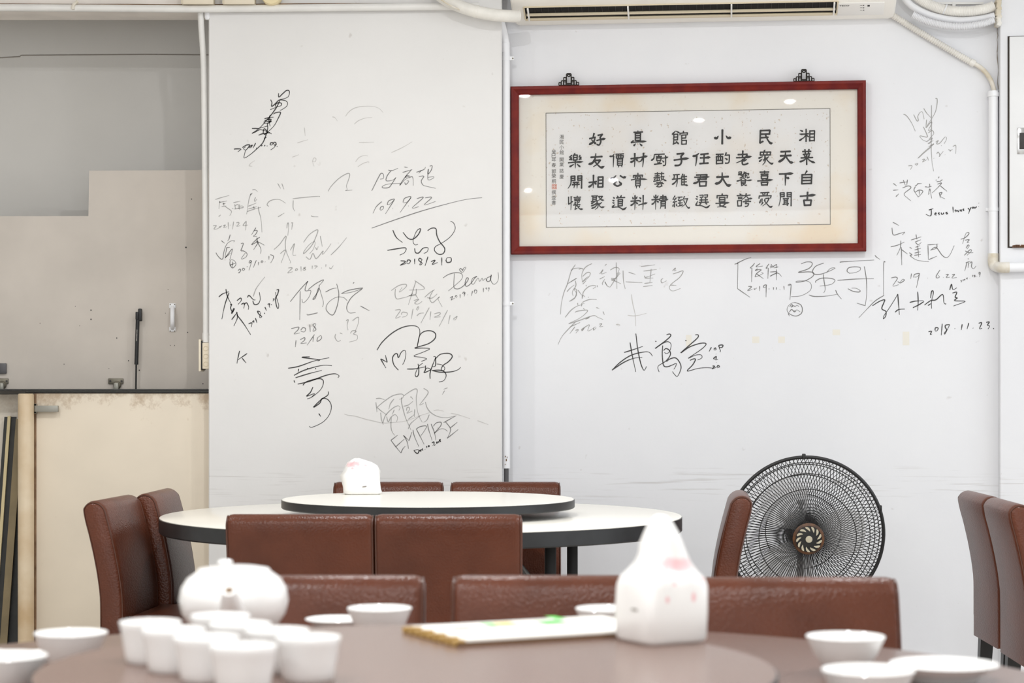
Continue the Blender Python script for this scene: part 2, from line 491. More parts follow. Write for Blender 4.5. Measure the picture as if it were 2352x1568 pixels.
# wall with the picture
bm = new_bm()
add_wbox(bm, -0.3, 4.4, 0, CEIL, -0.12, 0.0)
wall_back = struct(obj('wall_back', bm, M['wall'], smooth=0), 'white wall carrying the framed calligraphy')
# pier in front of it, to the left
YC = 7.55
cxl, cxr = P(479, 890, YC).x, P(1153, 890, YC).x
bm = new_bm(); add_box(bm, ((cxl + cxr) / 2, YC + 0.45, CEIL / 2), (cxr - cxl, 0.9, CEIL), bev=0.004, seg=1)
wall_column = struct(obj('wall_column', bm, M['column'], smooth=0), 'white pier covered with signatures')
# alcove behind and left of the pier, with a dropped beam over it
bm = new_bm(); add_box(bm, (-2.6, 8.15, CEIL / 2), (2.96, 0.1, CEIL)); wall_alcove = struct(obj('wall_alcove', bm, M['alcove'], smooth=0))
ZB = P(0, 27, YC).z
bm = new_bm(); add_box(bm, ((-4.0 + cxl) / 2, YC + 0.085, (ZB + CEIL) / 2), (cxl + 4.0, 0.17, CEIL - ZB))
struct(obj('trim_1', bm, M['soffit'], smooth=0), 'dropped beam over the alcove')
# plaster crack band on the alcove wall
bm = new_bm()
add_tube(bm, [P(x, y, 8.0995) for x, y in ((-300, 135), (-20, 134), (46, 130), (48, 127), (200, 126), (340, 125), (478, 126), (520, 126))], 0.0022, 6)
obj('wall_crack', bm, M['plaster_gap'], wall_alcove)
# right-hand pier with the switch cabinet
u_r = pu(2297, 890, 0.05)[0]
bm = new_bm(); add_wbox(bm, u_r, u_r + 1.6, 0, CEIL, -0.02, 0.05, 0.004)
wall_side = struct(obj('wall_side_pier', bm, M['wall'], smooth=0), 'white pier edge with the switch cabinet')
bm = new_bm()
for (ya, yb) in ((62, 120), (118, 205), (215, 300), (340, 420), (455, 520), (540, 590)):
    pts = []
    for k in range(7):
        y = ya + (yb - ya) * k / 6
        pts.append(pw(2291.5 + random.uniform(-1.6, 1.6), y, 0.003))
    add_tube(bm, pts, lambda i: 0.0007 + 0.0011 * random.random(), 5)
obj('wall_crack', bm, M['hairline'], wall_back)

# ------------------------------------------------------------------ ceiling lamps (out of frame, the first group mirrored in the picture glass)
def mirrored(px, py):
    """ceiling point whose mirror image in the picture glass appears at that place"""
    h = pw(px, py, 0.035); d = (h - Vector((0, 0, CAMZ)))
    r = d - 2 * d.dot(WN) * WN
    t = (CEIL - 0.012 - h.z) / r.z
    return h + r * t
lamp_spots = [mirrored(1815, 232), mirrored(1604, 275), mirrored(1204, 218), mirrored(1408, 413), mirrored(1212, 437)]
LW = {'centre': 26, 'far': 30}
lamp_xy = [(p.x, p.y) for p in lamp_spots] + [(-1.6, 2.4), (-0.3, 5.6), (1.3, 5.4), (-2.0, 5.4), (2.7, 3.4), (-2.2, 0.2)]  # the listed pairs are unseen lamps added for more overhead light
for i, (x, y) in enumerate(lamp_xy):
    t = thing('ceiling_downlight', 'round recessed downlight in the white ceiling', 'lamp', (x, y, CEIL), group='ceiling downlights')
    bm = new_bm(); add_lathe(bm, [(0.030, -0.004), (0.042, -0.008), (0.050, -0.004), (0.050, 0.0), (0.030, 0.0)], seg=24)
    obj('trim_ring', bm, M['pipe_pale'], t, world=False)
    bm = new_bm(); add_lathe(bm, [(0.0, -0.003), (0.030, -0.003), (0.030, 0.0), (0.0, 0.0)], seg=24)
    obj('lens', bm, M['lamp_glow'], t, world=False)
    d = bpy.data.lights.new('downlight', 'AREA'); d.shape = 'DISK'; d.size = 0.06; d.energy = 26; d.color = (0.97, 0.985, 1.0)
    L = bpy.data.objects.new('downlight', d); COL.objects.link(L); L.parent = t; L.location = (0, 0, -0.012)

# ------------------------------------------------------------------ alcove joinery
YH = 7.80
hatch = thing('hatch_panel', 'pale beige folded-up hatch board with stepped top in the alcove', 'hatch', P(240, 893, YH))
bm = new_bm()
add_prism(bm, [P(x, y, YH) for x, y in ((-420, 893), (520, 893), (520, 390), (205, 392), (203, 496), (-420, 497))], (0, 0.018, 0))
obj('board', bm, M['hatch'], hatch, smooth=0)
bm = new_bm()
random.seed(3)
for (x, y, r) in ((209, 712, 1.6), (209, 733, 1.6), (427, 568, 2.0), (268, 776, 1.4), (147, 836, 1.0), (295, 828, 1.3), (173, 703, 0.9), (386, 665, 0.9), (440, 457, 1.3),
                  (92, 742, 0.9), (183, 748, 0.9), (431, 763, 1.3), (391, 793, 0.9), (401, 793, 0.9), (320, 850, 1.5), (466, 881, 1.4), (250, 846, 0.8), (380, 719, 0.8)):
    add_lathe(bm, [(0, 0), (r / FPX * YH, 0), (r / FPX * YH, 0.001), (0, 0.001)], P(x, y, YH - 0.0012), 8, Matrix.Rotation(radians(-90), 3, 'X'))
obj('screw_hole', bm, M['print_dark'], hatch)['kind'] = 'stuff'
# pull handle
h = bpy.data.objects.new('handle', None); COL.objects.link(h); h.parent = hatch
for y in (702, 756):
    bm = new_bm(); add_box(bm, P(396, y, YH - 0.002), (0.024, 0.004, 0.018), bev=0.001)
    obj('handle_plate', bm, M['pipe_pale'], h)
bm = new_bm()
add_tube(bm, cat([P(396, 706, YH - 0.004), P(396, 712, YH - 0.018), P(396, 722, YH - 0.03), P(396, 738, YH - 0.03), P(396, 748, YH - 0.018), P(396, 753, YH - 0.004)], 6), 0.0085, 10)
obj('handle_grip', bm, M['pipe_pale'], h)
for (x, y) in ((391, 699), (401, 699), (391, 760), (401, 760)):
    bm = new_bm(); add_lathe(bm, [(0, -0.001), (0.0025, -0.001), (0.0025, 0.001), (0, 0.001)], P(x, y, YH - 0.0045), 8, Matrix.Rotation(radians(-90), 3, 'X'))
    obj('screw', bm, M['dull_metal'], h)
# gas strut
gs = thing('gas_strut', 'black gas strut standing against the beige hatch board', 'gas strut', P(312, 893, YH - 0.03))
bm = new_bm(); add_tube(bm, [P(312, 895, YH - 0.03), P(313, 834, YH - 0.03)], 0.0036, 8); obj('rod', bm, M['black_metal'], gs)
bm = new_bm(); add_tube(bm, [P(313, 837, YH - 0.03), P(313.2, 834, YH - 0.03), P(316.5, 722, YH - 0.03), P(316.5, 718, YH - 0.03)], 0.0075, 12); obj('cylinder', bm, M['black_plastic'], gs)
bm = new_bm(); add_box(bm, P(322, 723, YH - 0.025), (0.014, 0.022, 0.048), bev=0.004); add_box(bm, P(315, 725, YH - 0.034), (0.012, 0.012, 0.03), bev=0.003); obj('end_bracket', bm, M['black_plastic'], gs)
bm = new_bm()
for k in range(9): add_box(bm, P(314.6 - k * 0.12, 758 + k * 3.0, YH - 0.0378), (0.004, 0.0005, 0.0032))
obj('print', bm, M['grey_print'], gs)
# hinges
for (x, lab) in ((266, 'grey concealed hinge at the foot of the hatch beside the gas strut'), (2, 'grey concealed hinge by the photo edge, under a dark plate')):
    hg = thing('concealed_hinge', lab, 'hinge', P(x, 893, YH - 0.02), group='hatch hinges')
    bm = new_bm(); add_box(bm, P(x, 875, YH - 0.004), (0.058, 0.008, 0.022), bev=0.003); obj('mounting_plate', bm, M['dull_metal'], hg)
    bm = new_bm(); add_lathe(bm, [(0, 0), (0.012, 0), (0.015, 0.004), (0.015, 0.016), (0, 0.016)], P(x + 2, 884, YH - 0.02), 18, Matrix.Rotation(radians(-90), 3, 'X')); obj('cup', bm, M['dull_metal'], hg)
    bm = new_bm(); add_box(bm, P(x + 1, 888, YH - 0.03), (0.018, 0.02, 0.03), bev=0.003); obj('arm', bm, M['grey_metal'], hg)
    for dx in (-13, 13):
        bm = new_bm(); add_lathe(bm, [(0, 0), (0.004, 0), (0.004, 0.002), (0, 0.002)], P(x + dx, 875, YH - 0.010), 10, Matrix.Rotation(radians(-90), 3, 'X'))
        obj('screw', bm, M['print_dark'], hg)
bm = new_bm(); add_box(bm, P(3, 846, YH - 0.006), (0.04, 0.012, 0.04), bev=0.003)
tag(obj('catch_plate', bm, M['fan_motor'], loc=P(3, 858, YH - 0.006)), 'small dark grey plate on the hatch at the photo edge', 'plate')
# counter rail, a black double channel
rl = thing('counter_rail', 'black metal rail under the hatch board', 'rail', P(240, 900, 7.7))
bm = new_bm(); add_box(bm, ((P(-420, 0, 7.7).x + cxl) / 2, 7.70, P(0, 895.5, 7.6).z), (cxl - P(-420, 0, 7.7).x, 0.19, 0.006), bev=0.001); obj('upper_lip', bm, M['black_metal'], rl)
bm = new_bm(); add_box(bm, ((P(70, 0, 7.7).x + cxl) / 2, 7.70, P(0, 900.5, 7.6).z), (cxl - P(70, 0, 7.7).x, 0.17, 0.004), bev=0.001); obj('lower_lip', bm, M['black_metal'], rl)
bm = new_bm(); add_box(bm, ((P(70, 0, 7.7).x + cxl) / 2, 7.72, P(0, 898, 7.6).z), (cxl - P(70, 0, 7.7).x, 0.17, 0.004)); obj('web', bm, M['grey_metal'], rl)
# lower panels
zt = P(0, 903, 7.62).z
bm = new_bm(); x0 = P(82, 0, 7.62).x; add_box(bm, ((x0 + cxl - 0.002) / 2, 7.635, zt / 2), (cxl - 0.002 - x0, 0.03, zt), bev=0.002)
tag(obj('lower_panel', bm, M['panel'], loc=((x0 + cxl) / 2, 7.635, 0)), 'cream counter panel stained brown along its top edge', 'panel')
bm = new_bm(); x0b = P(-520, 0, 7.68).x; x1b = P(60, 0, 7.68).x; add_box(bm, ((x0b + x1b) / 2, 7.72, zt / 2 - 0.002), (x1b - x0b, 0.03, zt - 0.004), bev=0.002)
tag(obj('side_panel_board', bm, M['panel_left'], loc=((x0b + x1b) / 2, 7.72, 0)), 'grubby cream panel behind the leaning boards', 'panel')
bm = new_bm(); xm = P(56, 0, 7.57).x
add_lathe(bm, [(0, 0), (0.0295, 0), (0.0295, zt - 0.006), (0.026, zt - 0.001), (0, zt - 0.001)], (xm, 7.595, 0), 28)
tag(obj('round_post', bm, M['post'], loc=(xm, 7.595, 0)), 'yellowed round post beside the stained cream panel', 'post')
bm = new_bm(); xs = P(78.2, 0, 7.6).x; add_box(bm, (xs, 7.632, zt / 2), (0.0085, 0.03, zt - 0.002), bev=0.001)
tag(obj('edge_strip', bm, M['rusty'], loc=(xs, 7.62, 0)), 'thin rusty strip between round post and cream panel', 'strip')
lt = thing('bar_latch', 'short grey metal bar fixed on the cream panel by the post', 'latch', P(84, 938, 7.60))
bm = new_bm(); add_box(bm, P(108, 938.5, 7.60), (0.084, 0.014, 0.023), bev=0.001); obj('bar', bm, M['grey_metal'], lt)
bm = new_bm()
for y in (929, 947): add_lathe(bm, [(0, -0.002), (0.004, -0.002), (0.004, 0.004), (0, 0.004)], P(81, y, 7.60), 10, Matrix.Rotation(radians(-90), 3, 'X'))
add_box(bm, P(81.5, 938, 7.602), (0.012, 0.008, 0.036), bev=0.001); obj('pivot_bracket', bm, M['dull_metal'], lt)
# boards leaning left of the post
YB = 7.66
def lean(name, xt0, xt1, yt, slope, m, dy, label):
    bm = new_bm(); Y = YB + dy; yb = 1570 + 10
    q = [P(xt0, yt, Y), P(xt1, yt, Y), P(xt1 - slope * (yb - yt), yb, Y), P(xt0 - slope * (yb - yt), yb, Y)]
    for k in (2, 3): q[k].z = 0.004
    add_prism(bm, q, (0, 0.008, 0))
    o = obj(name, bm, m, loc=(q[2].x, Y, 0), smooth=0)
    return tag(o, label, 'board', 'boards leaning by the round post')
lean('leaning_board', 10, 18, 957, 0.073, M['dark_board'], 0.010, 'dark leaning board left of the thin cream strip')
lean('leaning_strip', 17.5, 24.5, 955, 0.072, M['cream_strip'], 0.0, 'thin cream strip leaning between two dark boards')
lean('leaning_board', 24, 37, 957, 0.072, M['dark_board'], 0.010, 'dark leaning board right of the thin cream strip')
lean('leaning_board', 36.5, 53, 962, 0.072, M['olive_board'], -0.006, 'olive brown board leaning against the round post')
lean('leaning_board', 52, 76, 980, 0.072, M['dark_board'], 0.020, 'added dark board for the shaded gap behind the round post')  # added board: its dark colour stands for the gap lying in shade

# ------------------------------------------------------------------ pipes and boxes, left and top
YP = 7.525
rp = thing('conduit_pipe', 'long white conduit running level along the beam', 'pipe', P(400, 19, YP))
bm = new_bm(); add_tube(bm, cat([P(-500, 17, YP), P(-80, 17.5, YP), P(200, 18.5, YP), P(430, 20.5, YP), P(600, 19, YP), P(820, 17, YP), P(1030, 15, YP), P(1100, 14, YP)], 8), 0.0135, 14); obj('tube', bm, M['pipe'], rp)
bm = new_bm(); add_tube(bm, [P(166, 20, YP - 0.014), P(170, 9, YP - 0.016), P(178, 3, YP - 0.01)], 0.006, 8); add_box(bm, P(168, 17, YP - 0.012), (0.012, 0.012, 0.016), bev=0.002); obj('clip', bm, M['pipe_dirty'], rp)
bm = new_bm(); add_tube(bm, cat([P(-500, 9, 7.54), P(-80, 9, 7.54), P(150, 10, 7.54), P(300, 10, 7.54), P(420, 11, 7.54), P(700, 9, 7.54), P(1000, 9, 7.54)], 6), 0.0022, 6)
tag(obj('thin_cable', bm, M['rusty'], loc=P(400, 10, 7.54)), 'thin cable running just above the long conduit', 'cable')
for (x, lab) in ((455, 'cream square junction box above the vertical pipe'), (549.5, 'cream square junction box beside the round yellow one')):
    b = thing('junction_box', lab, 'box', P(x, -20, 7.53), group='square junction boxes')
    bm = new_bm(); add_box(bm, P(x, -25, 7.525), (0.119, 0.05, 0.117), bev=0.004); obj('body', bm, M['box_cream'], b)
    bm = new_bm(); add_box(bm, P(x, -25, 7.497), (0.112, 0.006, 0.11), bev=0.003); obj('cover', bm, M['box_cream'], b)
bm = new_bm(); add_lathe(bm, [(0, 0), (0.034, 0), (0.037, 0.006), (0.037, 0.05), (0, 0.05)], P(622, -13, 7.49), 28, Matrix.Rotation(radians(-90), 3, 'X'))
tag(obj('round_box', bm, M['box_yellow'], loc=P(622, -13, 7.54)), 'round yellowish fitting over the long conduit', 'fitting')
lp = thing('vertical_pipe', 'white pipe dropping down the alcove edge to a socket box', 'pipe', P(472, 785, 7.58))
bm = new_bm(); add_tube(bm, cat([P(460.5, 24, 7.56), P(463, 70, 7.57), P(467, 130, 7.58), P(469, 210, 7.58), P(471, 400, 7.58), P(472.5, 600, 7.58), P(473, 784, 7.58)], 8), 0.0115, 14); obj('tube', bm, M['pipe'], lp)
bm = new_bm(); add_tube(bm, [P(473, 764, 7.58), P(473, 786, 7.58)], 0.0135, 14); obj('coupler', bm, M['pipe'], lp)
bm = new_bm(); add_lathe(bm, [(0, 0), (0.008, 0.001), (0.0125, 0.008), (0.0125, 0.05), (0, 0.05)], P(477.5, 46, 7.56), 18)
tag(obj('pipe_stub', bm, M['pipe_pale'], loc=P(477.5, 46, 7.56)), 'short capped white pipe stub under the long conduit', 'pipe')
sb = thing('socket_box', 'cream socket box on the side of the signed pier', 'socket', P(468, 850, 7.60))
bm = new_bm(); add_box(bm, (cxl - 0.0135, 7.61, P(0, 817, 7.58).z), (0.027, 0.085, 0.098), bev=0.004); obj('body', bm, M['box_cream'], sb)
bm = new_bm(); add_box(bm, (cxl - 0.034, 7.605, P(0, 816, 7.58).z), (0.0075, 0.10, 0.118), bev=0.002); obj('cover_plate', bm, M['box_cream'], sb)
bm = new_bm(); add_box(bm, (cxl - 0.0285, 7.61, P(0, 816, 7.58).z), (0.004, 0.088, 0.108)); obj('gasket', bm, M['dark_board'], sb)
for y in (800, 818, 836):
    bm = new_bm(); c = P(472.5, y, 7.5665)
    add_tube(bm, [c + Vector((0.0085 * cos(a * pi / 8), 0, 0.0085 * sin(a * pi / 8))) for a in range(16)], 0.0009, 5, closed=True)
    obj('knockout', bm, M['vane'], sb)

# conduit in the corner between pier and wall
YK = 7.63
cp = thing('corner_conduit', 'white vertical conduit in the corner beside the red frame', 'pipe', P(1163, 1098, YK))
bm = new_bm(); add_tube(bm, cat([P(1147, 30, YK), P(1150, 48, YK), P(1157, 75, YK), P(1161, 98, YK), P(1162.3, 130, YK), P(1162.6, 400, YK), P(1162.6, 800, YK), P(1163, 1075, YK)], 10), 0.0142, 16); obj('tube', bm, M['pipe_pale'], cp)
bm = new_bm(); add_tube(bm, [P(1161, 100, YK), P(1161.5, 120, YK)], 0.0152, 16); obj('coupler', bm, M['pipe_pale'], cp)
for y in (134, 697):
    bm = new_bm(); add_tube(bm, [P(1162.4, y - 5, YK), P(1162.4, y + 5, YK)], 0.0158, 16)
    add_box(bm, P(1162.4, y, YK - 0.002), (0.060, 0.004, 0.014), bev=0.0015); sd = obj('saddle_clip', bm, M['pipe_pale'], cp)
    for dx in (-15.5, 15.5):
        bm = new_bm(); add_lathe(bm, [(0, 0), (0.003, 0), (0.003, 0.004), (0, 0.004)], P(1162.4 + dx, y, YK - 0.006), 8, Matrix.Rotation(radians(-90), 3, 'X'))
        obj('screw', bm, M['dull_metal'], sd)
bm = new_bm()
for (x, y, dx, dy) in ((1161, 1048, 2, 3), (1163, 1056, 2.5, 5), (1160.5, 1066, 1.5, 2), (1165, 1050, 1, 4)):
    add_box(bm, P(x, y, YK - 0.0142), (dx / 615, 0.003, dy / 615))
obj('flaked_paint', bm, M['rusty'], cp)
bm = new_bm(); add_tube(bm, [P(1163, 1070, YK), P(1163, 1106, YK)], 0.009, 12); obj('cable_end', bm, M['fan_motor'], cp)

# ------------------------------------------------------------------ air conditioner
ua0, ua1 = pu(1187, 60, 0.0)[0] - 0.006, pu(2052, 45, 0.0)[0]
zw = W(0, 0).z + pu(1600, 51, 0.0)[1]
ac = thing('air_conditioner', 'cream wall air conditioner over the framed calligraphy', 'air conditioner', W((ua0 + ua1) / 2, zw, 0.1))
prof = [(0.0, zw), (0.045, zw - 0.006), (0.065, zw - 0.004), (0.175, zw + 0.046), (0.192, zw + 0.060), (0.20, zw + 0.085), (0.20, zw + 0.26), (0.18, zw + 0.30), (0.0, zw + 0.31)]
bm = new_bm()
def ac_ring(u, ins):
    cv, cz = 0.1, zw + 0.15
    return [bm.verts.new(W(u, cz + (z - cz) * (1 - ins), cv + (v - cv) * (1 - ins) if v > 0 else v)) for v, z in prof]
rs = [ac_ring(ua0, 0.10), ac_ring(ua0 + 0.006, 0.035), ac_ring(ua0 + 0.018, 0.0), ac_ring(ua1 - 0.018, 0.0), ac_ring(ua1 - 0.006, 0.035), ac_ring(ua1, 0.10)]
for A, B in zip(rs, rs[1:]):
    for k in range(len(prof) - 1): bm.faces.new((A[k], A[k + 1], B[k + 1], B[k]))
bm.faces.new(rs[0]); bm.faces.new(rs[-1][::-1])
obj('casing', bm, M['aircon'], ac, smooth=30)
# the slanting underside face carries outlet and display
sA = Vector((0.065, zw - 0.004)); sB = Vector((0.175, zw + 0.046)); sd_ = (sB - sA).normalized()
sn = WN * (sd_.y) * 1.0 + ZZ * (-sd_.x)             # outward normal of that face
st = WN * sd_.x + ZZ * sd_.y                        # up along the face
s0 = W(0, sA.y, sA.x)
def ps(px, py, lift=0.0):
    c = Vector((0, 0, CAMZ)); d = Vector(((px - CX) / FPX, 1, -(py - HY) / FPX))
    t = (s0 + sn * lift - c).dot(sn) / d.dot(sn)
    return c + d * t
def sc(px, py):
    q = ps(px, py) - s0
    return q.dot(WU), q.dot(st)
SM = frame_M(WU, st, sn)
def sbox(bm, u0, u1, t0, t1, n0, n1, bev=0.0):
    return add_box(bm, s0 + WU * ((u0 + u1) / 2) + st * ((t0 + t1) / 2) + sn * ((n0 + n1) / 2), (u1 - u0, t1 - t0, n1 - n0), SM, bev)
oL, oR = sc(1207, 30)[0], sc(1921, 22)[0]
tb, tt = sc(1560, 36)[1], sc(1560, 9)[1]
bm = new_bm(); sbox(bm, oL, oR, tb, tt, 0.0, 0.0012); obj('outlet', bm, M['void'], ac)
bm = new_bm(); sbox(bm, oL - 0.004, oR + 0.004, tb - 0.010, tb, 0.0, 0.005, 0.001); sbox(bm, oL - 0.004, oR + 0.004, tt, tt + 0.004, 0, 0.005, 0.001)
sbox(bm, oL - 0.006, oL, tb, tt, 0, 0.005); sbox(bm, oR, oR + 0.006, tb, tt, 0, 0.005); obj('outlet_rim', bm, M['vane'], ac)
for f in (0.42, ):
    bm = new_bm(); c = tb + (tt - tb) * f; sbox(bm, oL + 0.004, oR - 0.004, c - 0.0045, c + 0.0045, 0.001, 0.010, 0.002); obj('louver', bm, M['vane'], ac)
bm = new_bm(); sbox(bm, oL + 0.004, oR - 0.004, tb - 0.001, tb + 0.007, 0.001, 0.008, 0.002); obj('louver', bm, M['vane'], ac)
for x in (1213, 1443, 1680, 1915):
    bm = new_bm(); u = sc(x, 22)[0]; sbox(bm, u - 0.003, u + 0.003, tb, tt, 0.001, 0.012, 0.001); obj('louver_bracket', bm, M['aircon_panel'], ac)
bm = new_bm(); n = 46
for k in range(n):
    u = oL + (oR - oL) * (k + 0.5) / n; sbox(bm, u - 0.0008, u + 0.0008, tb + (tt - tb) * 0.55, tt - 0.002, 0.001, 0.004)
obj('deflector', bm, M['print_dark'], ac)
dL, dR = sc(1924, 20)[0], sc(2030, 20)[0]
bm = new_bm(); sbox(bm, dL, dR, sc(1980, 32)[1], sc(1980, 4)[1], 0.0, 0.006, 0.0015); dp = obj('display_panel', bm, M['aircon_panel'], ac)
bm = new_bm()
for y in (9, 14.5, 20):
    u, t_ = sc(1983.5, y); sbox(bm, u - 0.002, u + 0.002, t_ - 0.0016, t_ + 0.0016, 0.006, 0.0072); u, t_ = sc(1978, y); sbox(bm, u - 0.004, u + 0.004, t_ - 0.0005, t_ + 0.0005, 0.006, 0.0068)
u, t_ = sc(1995, 9.8); sbox(bm, u - 0.004, u + 0.004, t_ - 0.004, t_ + 0.004, 0.006, 0.0072)
obj('indicator', bm, M['print_dark'], dp)

# ------------------------------------------------------------------ lettering from the built-in font, as flat meshes
def glyphs(s, bold=0.0):
    cu = bpy.data.curves.new('lettering', 'FONT'); cu.body = s; cu.size = 1.0; cu.offset = bold; cu.resolution_u = 4
    cu.align_x = 'CENTER'; cu.fill_mode = 'FRONT'
    o = bpy.data.objects.new('lettering', cu); COL.objects.link(o)
    dg = bpy.context.evaluated_depsgraph_get(); dg.update()
    me = bpy.data.meshes.new_from_object(o.evaluated_get(dg))
    bm = bmesh.new(); bm.from_mesh(me)
    bpy.data.objects.remove(o); bpy.data.meshes.remove(me)
    return bm
def bounds(bm):
    xs = [v.co.x for v in bm.verts]; ys = [v.co.y for v in bm.verts]
    return min(xs), max(xs), min(ys), max(ys)
def merge(dst, src):
    me = bpy.data.meshes.new('tmp'); src.to_mesh(me); src.free(); dst.from_mesh(me); bpy.data.meshes.remove(me)

g = glyphs('TECO', 0.02); x0, x1, y0, y1 = bounds(g)
uL, tM = sc(1928, 10); uR, _ = sc(1950.5, 10); hh = 0.0070
for v in g.verts:
    a = (v.co.x - x0) / (x1 - x0); b = (v.co.y - y0) / (y1 - y0) - 0.5
    v.co = s0 + WU * (uL + (uR - uL) * a) + st * (tM + b * hh) + sn * 0.0066
obj('lettering', g, M['print_dark'], dp, smooth=0, recalc=False)

# hoses around the air conditioner
hl = thing('drain_hose', 'cream flexible hose joining the air conditioner at its near end by the long conduit', 'hose', P(1100, 25, 7.46))
hl['label'] = 'thick cream hose curving from the long conduit into the air conditioner'
bm = new_bm(); add_tube(bm, cat([P(985, -34, 7.5), P(1014, -8, 7.48), P(1045, 10, 7.46), P(1092, 26, 7.46), P(1140, 35, 7.47), P(1192, 38, 7.5)], 10), 0.0225, 16); obj('tube', bm, M['hose'], hl)
bm = new_bm(); add_tube(bm, [P(1091, 25.5, 7.46), P(1097, 27.5, 7.46)], 0.0243, 16); obj('collar', bm, M['hose'], hl)
bm = new_bm(); add_tube(bm, cat([P(1000, -12, 7.44), P(1020, 4, 7.43), P(1041, 16, 7.43), P(1060, 24, 7.45)], 6), 0.003, 6)
tag(obj('hose_cable', bm, M['pipe_dirty'], loc=P(1041, 16, 7.43)), 'thin dirty cable strapped along the thick cream hose', 'cable')
hr = thing('ribbed_hose', 'ribbed cream hose slanting down from the air conditioner to the pipe', 'hose', pw(2200, 130, 0.02))
bm = new_bm(); add_corrugated(bm, [pw(2046, 33, 0.03), pw(2062, 42, 0.022), pw(2100, 66, 0.018), pw(2160, 102, 0.018), pw(2210, 131, 0.018), pw(2232, 143.5, 0.018)], 0.0115, 0.0085, 0.11); obj('ribbed_tube', bm, M['hose'], hr)
bm = new_bm(); add_tube(bm, [pw(2229, 141.5, 0.018), pw(2239, 147, 0.018)], 0.0135, 14); obj('collar', bm, M['hose'], hr)
bm = new_bm(); add_tube(bm, cat([pw(2236, 145, 0.018), pw(2252, 155, 0.018), pw(2266, 169, 0.018), pw(2277, 187, 0.018), pw(2283, 207, 0.018), pw(2284, 216, 0.018)], 8), lambda i: 0.0085, 12); obj('bent_tube', bm, M['pipe_dirty'], hr)
bm = new_bm(); add_corrugated(bm, [pw(2096, 33, 0.078), pw(2128, 48, 0.078), pw(2172, 58.5, 0.078), pw(2215, 60.5, 0.078), pw(2258, 54, 0.078), pw(2284, 45, 0.078)], 0.0118, 0.0058, 0.11)
tag(obj('ribbed_hose', bm, M['hose_white'], loc=pw(2200, 60, 0.05)), 'white finely ribbed hose, lowest of the looped bundle', 'hose')
bm = new_bm(); add_tube(bm, cat([pw(2072, -12, 0.055), pw(2095, 14, 0.055), pw(2140, 36, 0.055), pw(2200, 47, 0.055), pw(2255, 43, 0.055), pw(2284, 36, 0.055)], 10), 0.0125, 16)
tag(obj('smooth_hose', bm, M['hose_white'], loc=pw(2200, 45, 0.055)), 'smooth white hose in the middle of the looped bundle', 'hose')
bm = new_bm(); add_corrugated(bm, [pw(2088, -22, 0.05), pw(2125, 6, 0.05), pw(2172, 23, 0.05), pw(2225, 26, 0.05), pw(2265, 20, 0.05), pw(2284, 13, 0.05)], 0.0185, 0.006, 0.03, 18)
uh = tag(obj('wrapped_hose', bm, M['hose'], loc=pw(2200, 22, 0.05)), 'thick cream wrapped hose on top of the looped bundle', 'hose')
bm = new_bm(); add_tube(bm, [pw(2169, 21.5, 0.05), pw(2171.5, 22.5, 0.05)], 0.0205, 18); obj('tape_band', bm, M['hose_white'], uh)
random.seed(11)
bm = new_bm()
for k in range(10):
    add_box(bm, pw(2291.5 + random.uniform(-1, 2), 4 + k * 5.8, 0.05), (0.017, 0.05, 0.014 + random.random() * 0.01), Matrix.Rotation(random.uniform(-.5, .5), 3, 'Y'), bev=0.005)
tag(obj('foam_sealant', bm, M['pipe_dirty'], loc=pw(2290, 60, 0.05)), 'crumbling cream sealant where the hoses enter the pier', 'sealant')
bm = new_bm(); add_box(bm, pw(2195, 8, 0.016), (0.20, 0.02, 0.008)); add_box(bm, pw(2190, 10, 0.018), (0.012, 0.02, 0.016))
tag(obj('mount_bracket', bm, M['pipe'], loc=pw(2210, 8, 0.02)), 'white mounting bar behind the looped hoses', 'bracket')

# drop pipe at the right
dpv = thing('drain_pipe', 'white drain pipe turning at an elbow beside the switch cabinet', 'pipe', pw(2281, 615, 0.02))
bm = new_bm(); add_tube(bm, [pw(2281.5, 214, 0.02), pw(2281.5, 590, 0.02)], 0.0175, 18); obj('tube', bm, M['pipe_pale'], dpv)
bm = new_bm(); add_tube(bm, [pw(2281.5, 213, 0.02), pw(2281.5, 217, 0.02), pw(2281.5, 222, 0.02)], 0.0215, 18); add_tube(bm, [pw(2281.5, 209, 0.02), pw(2281.5, 214, 0.02)], 0.0185, 18); obj('socket_collar', bm, M['pipe_pale'], dpv)
for y in (481, ):
    bm = new_bm(); add_tube(bm, [pw(2281.5, y - 4, 0.02), pw(2281.5, y + 4, 0.02)], 0.0195, 18); add_wbox(bm, *(lambda a: (a - 0.028, a - 0.014))(pu(2281.5, y)[0]), pu(2281, y + 4)[1], pu(2281, y - 4)[1], 0.0, 0.006, 0.001); obj('pipe_clip', bm, M['pipe_pale'], dpv)
bm = new_bm(); add_tube(bm, cat([pw(2281.5, 582, 0.02), pw(2281.5, 600, 0.02), pw(2284, 609, 0.024), pw(2291, 613, 0.035), pw(2302, 614, 0.074), pw(2318, 614, 0.078)], 8), 0.0198, 18); obj('elbow', bm, M['pipe_dirty'], dpv)
bm = new_bm(); add_tube(bm, [pw(2316, 614, 0.078), pw(2420, 612, 0.078)], 0.0175, 18); obj('level_tube', bm, M['pipe_pale'], dpv)

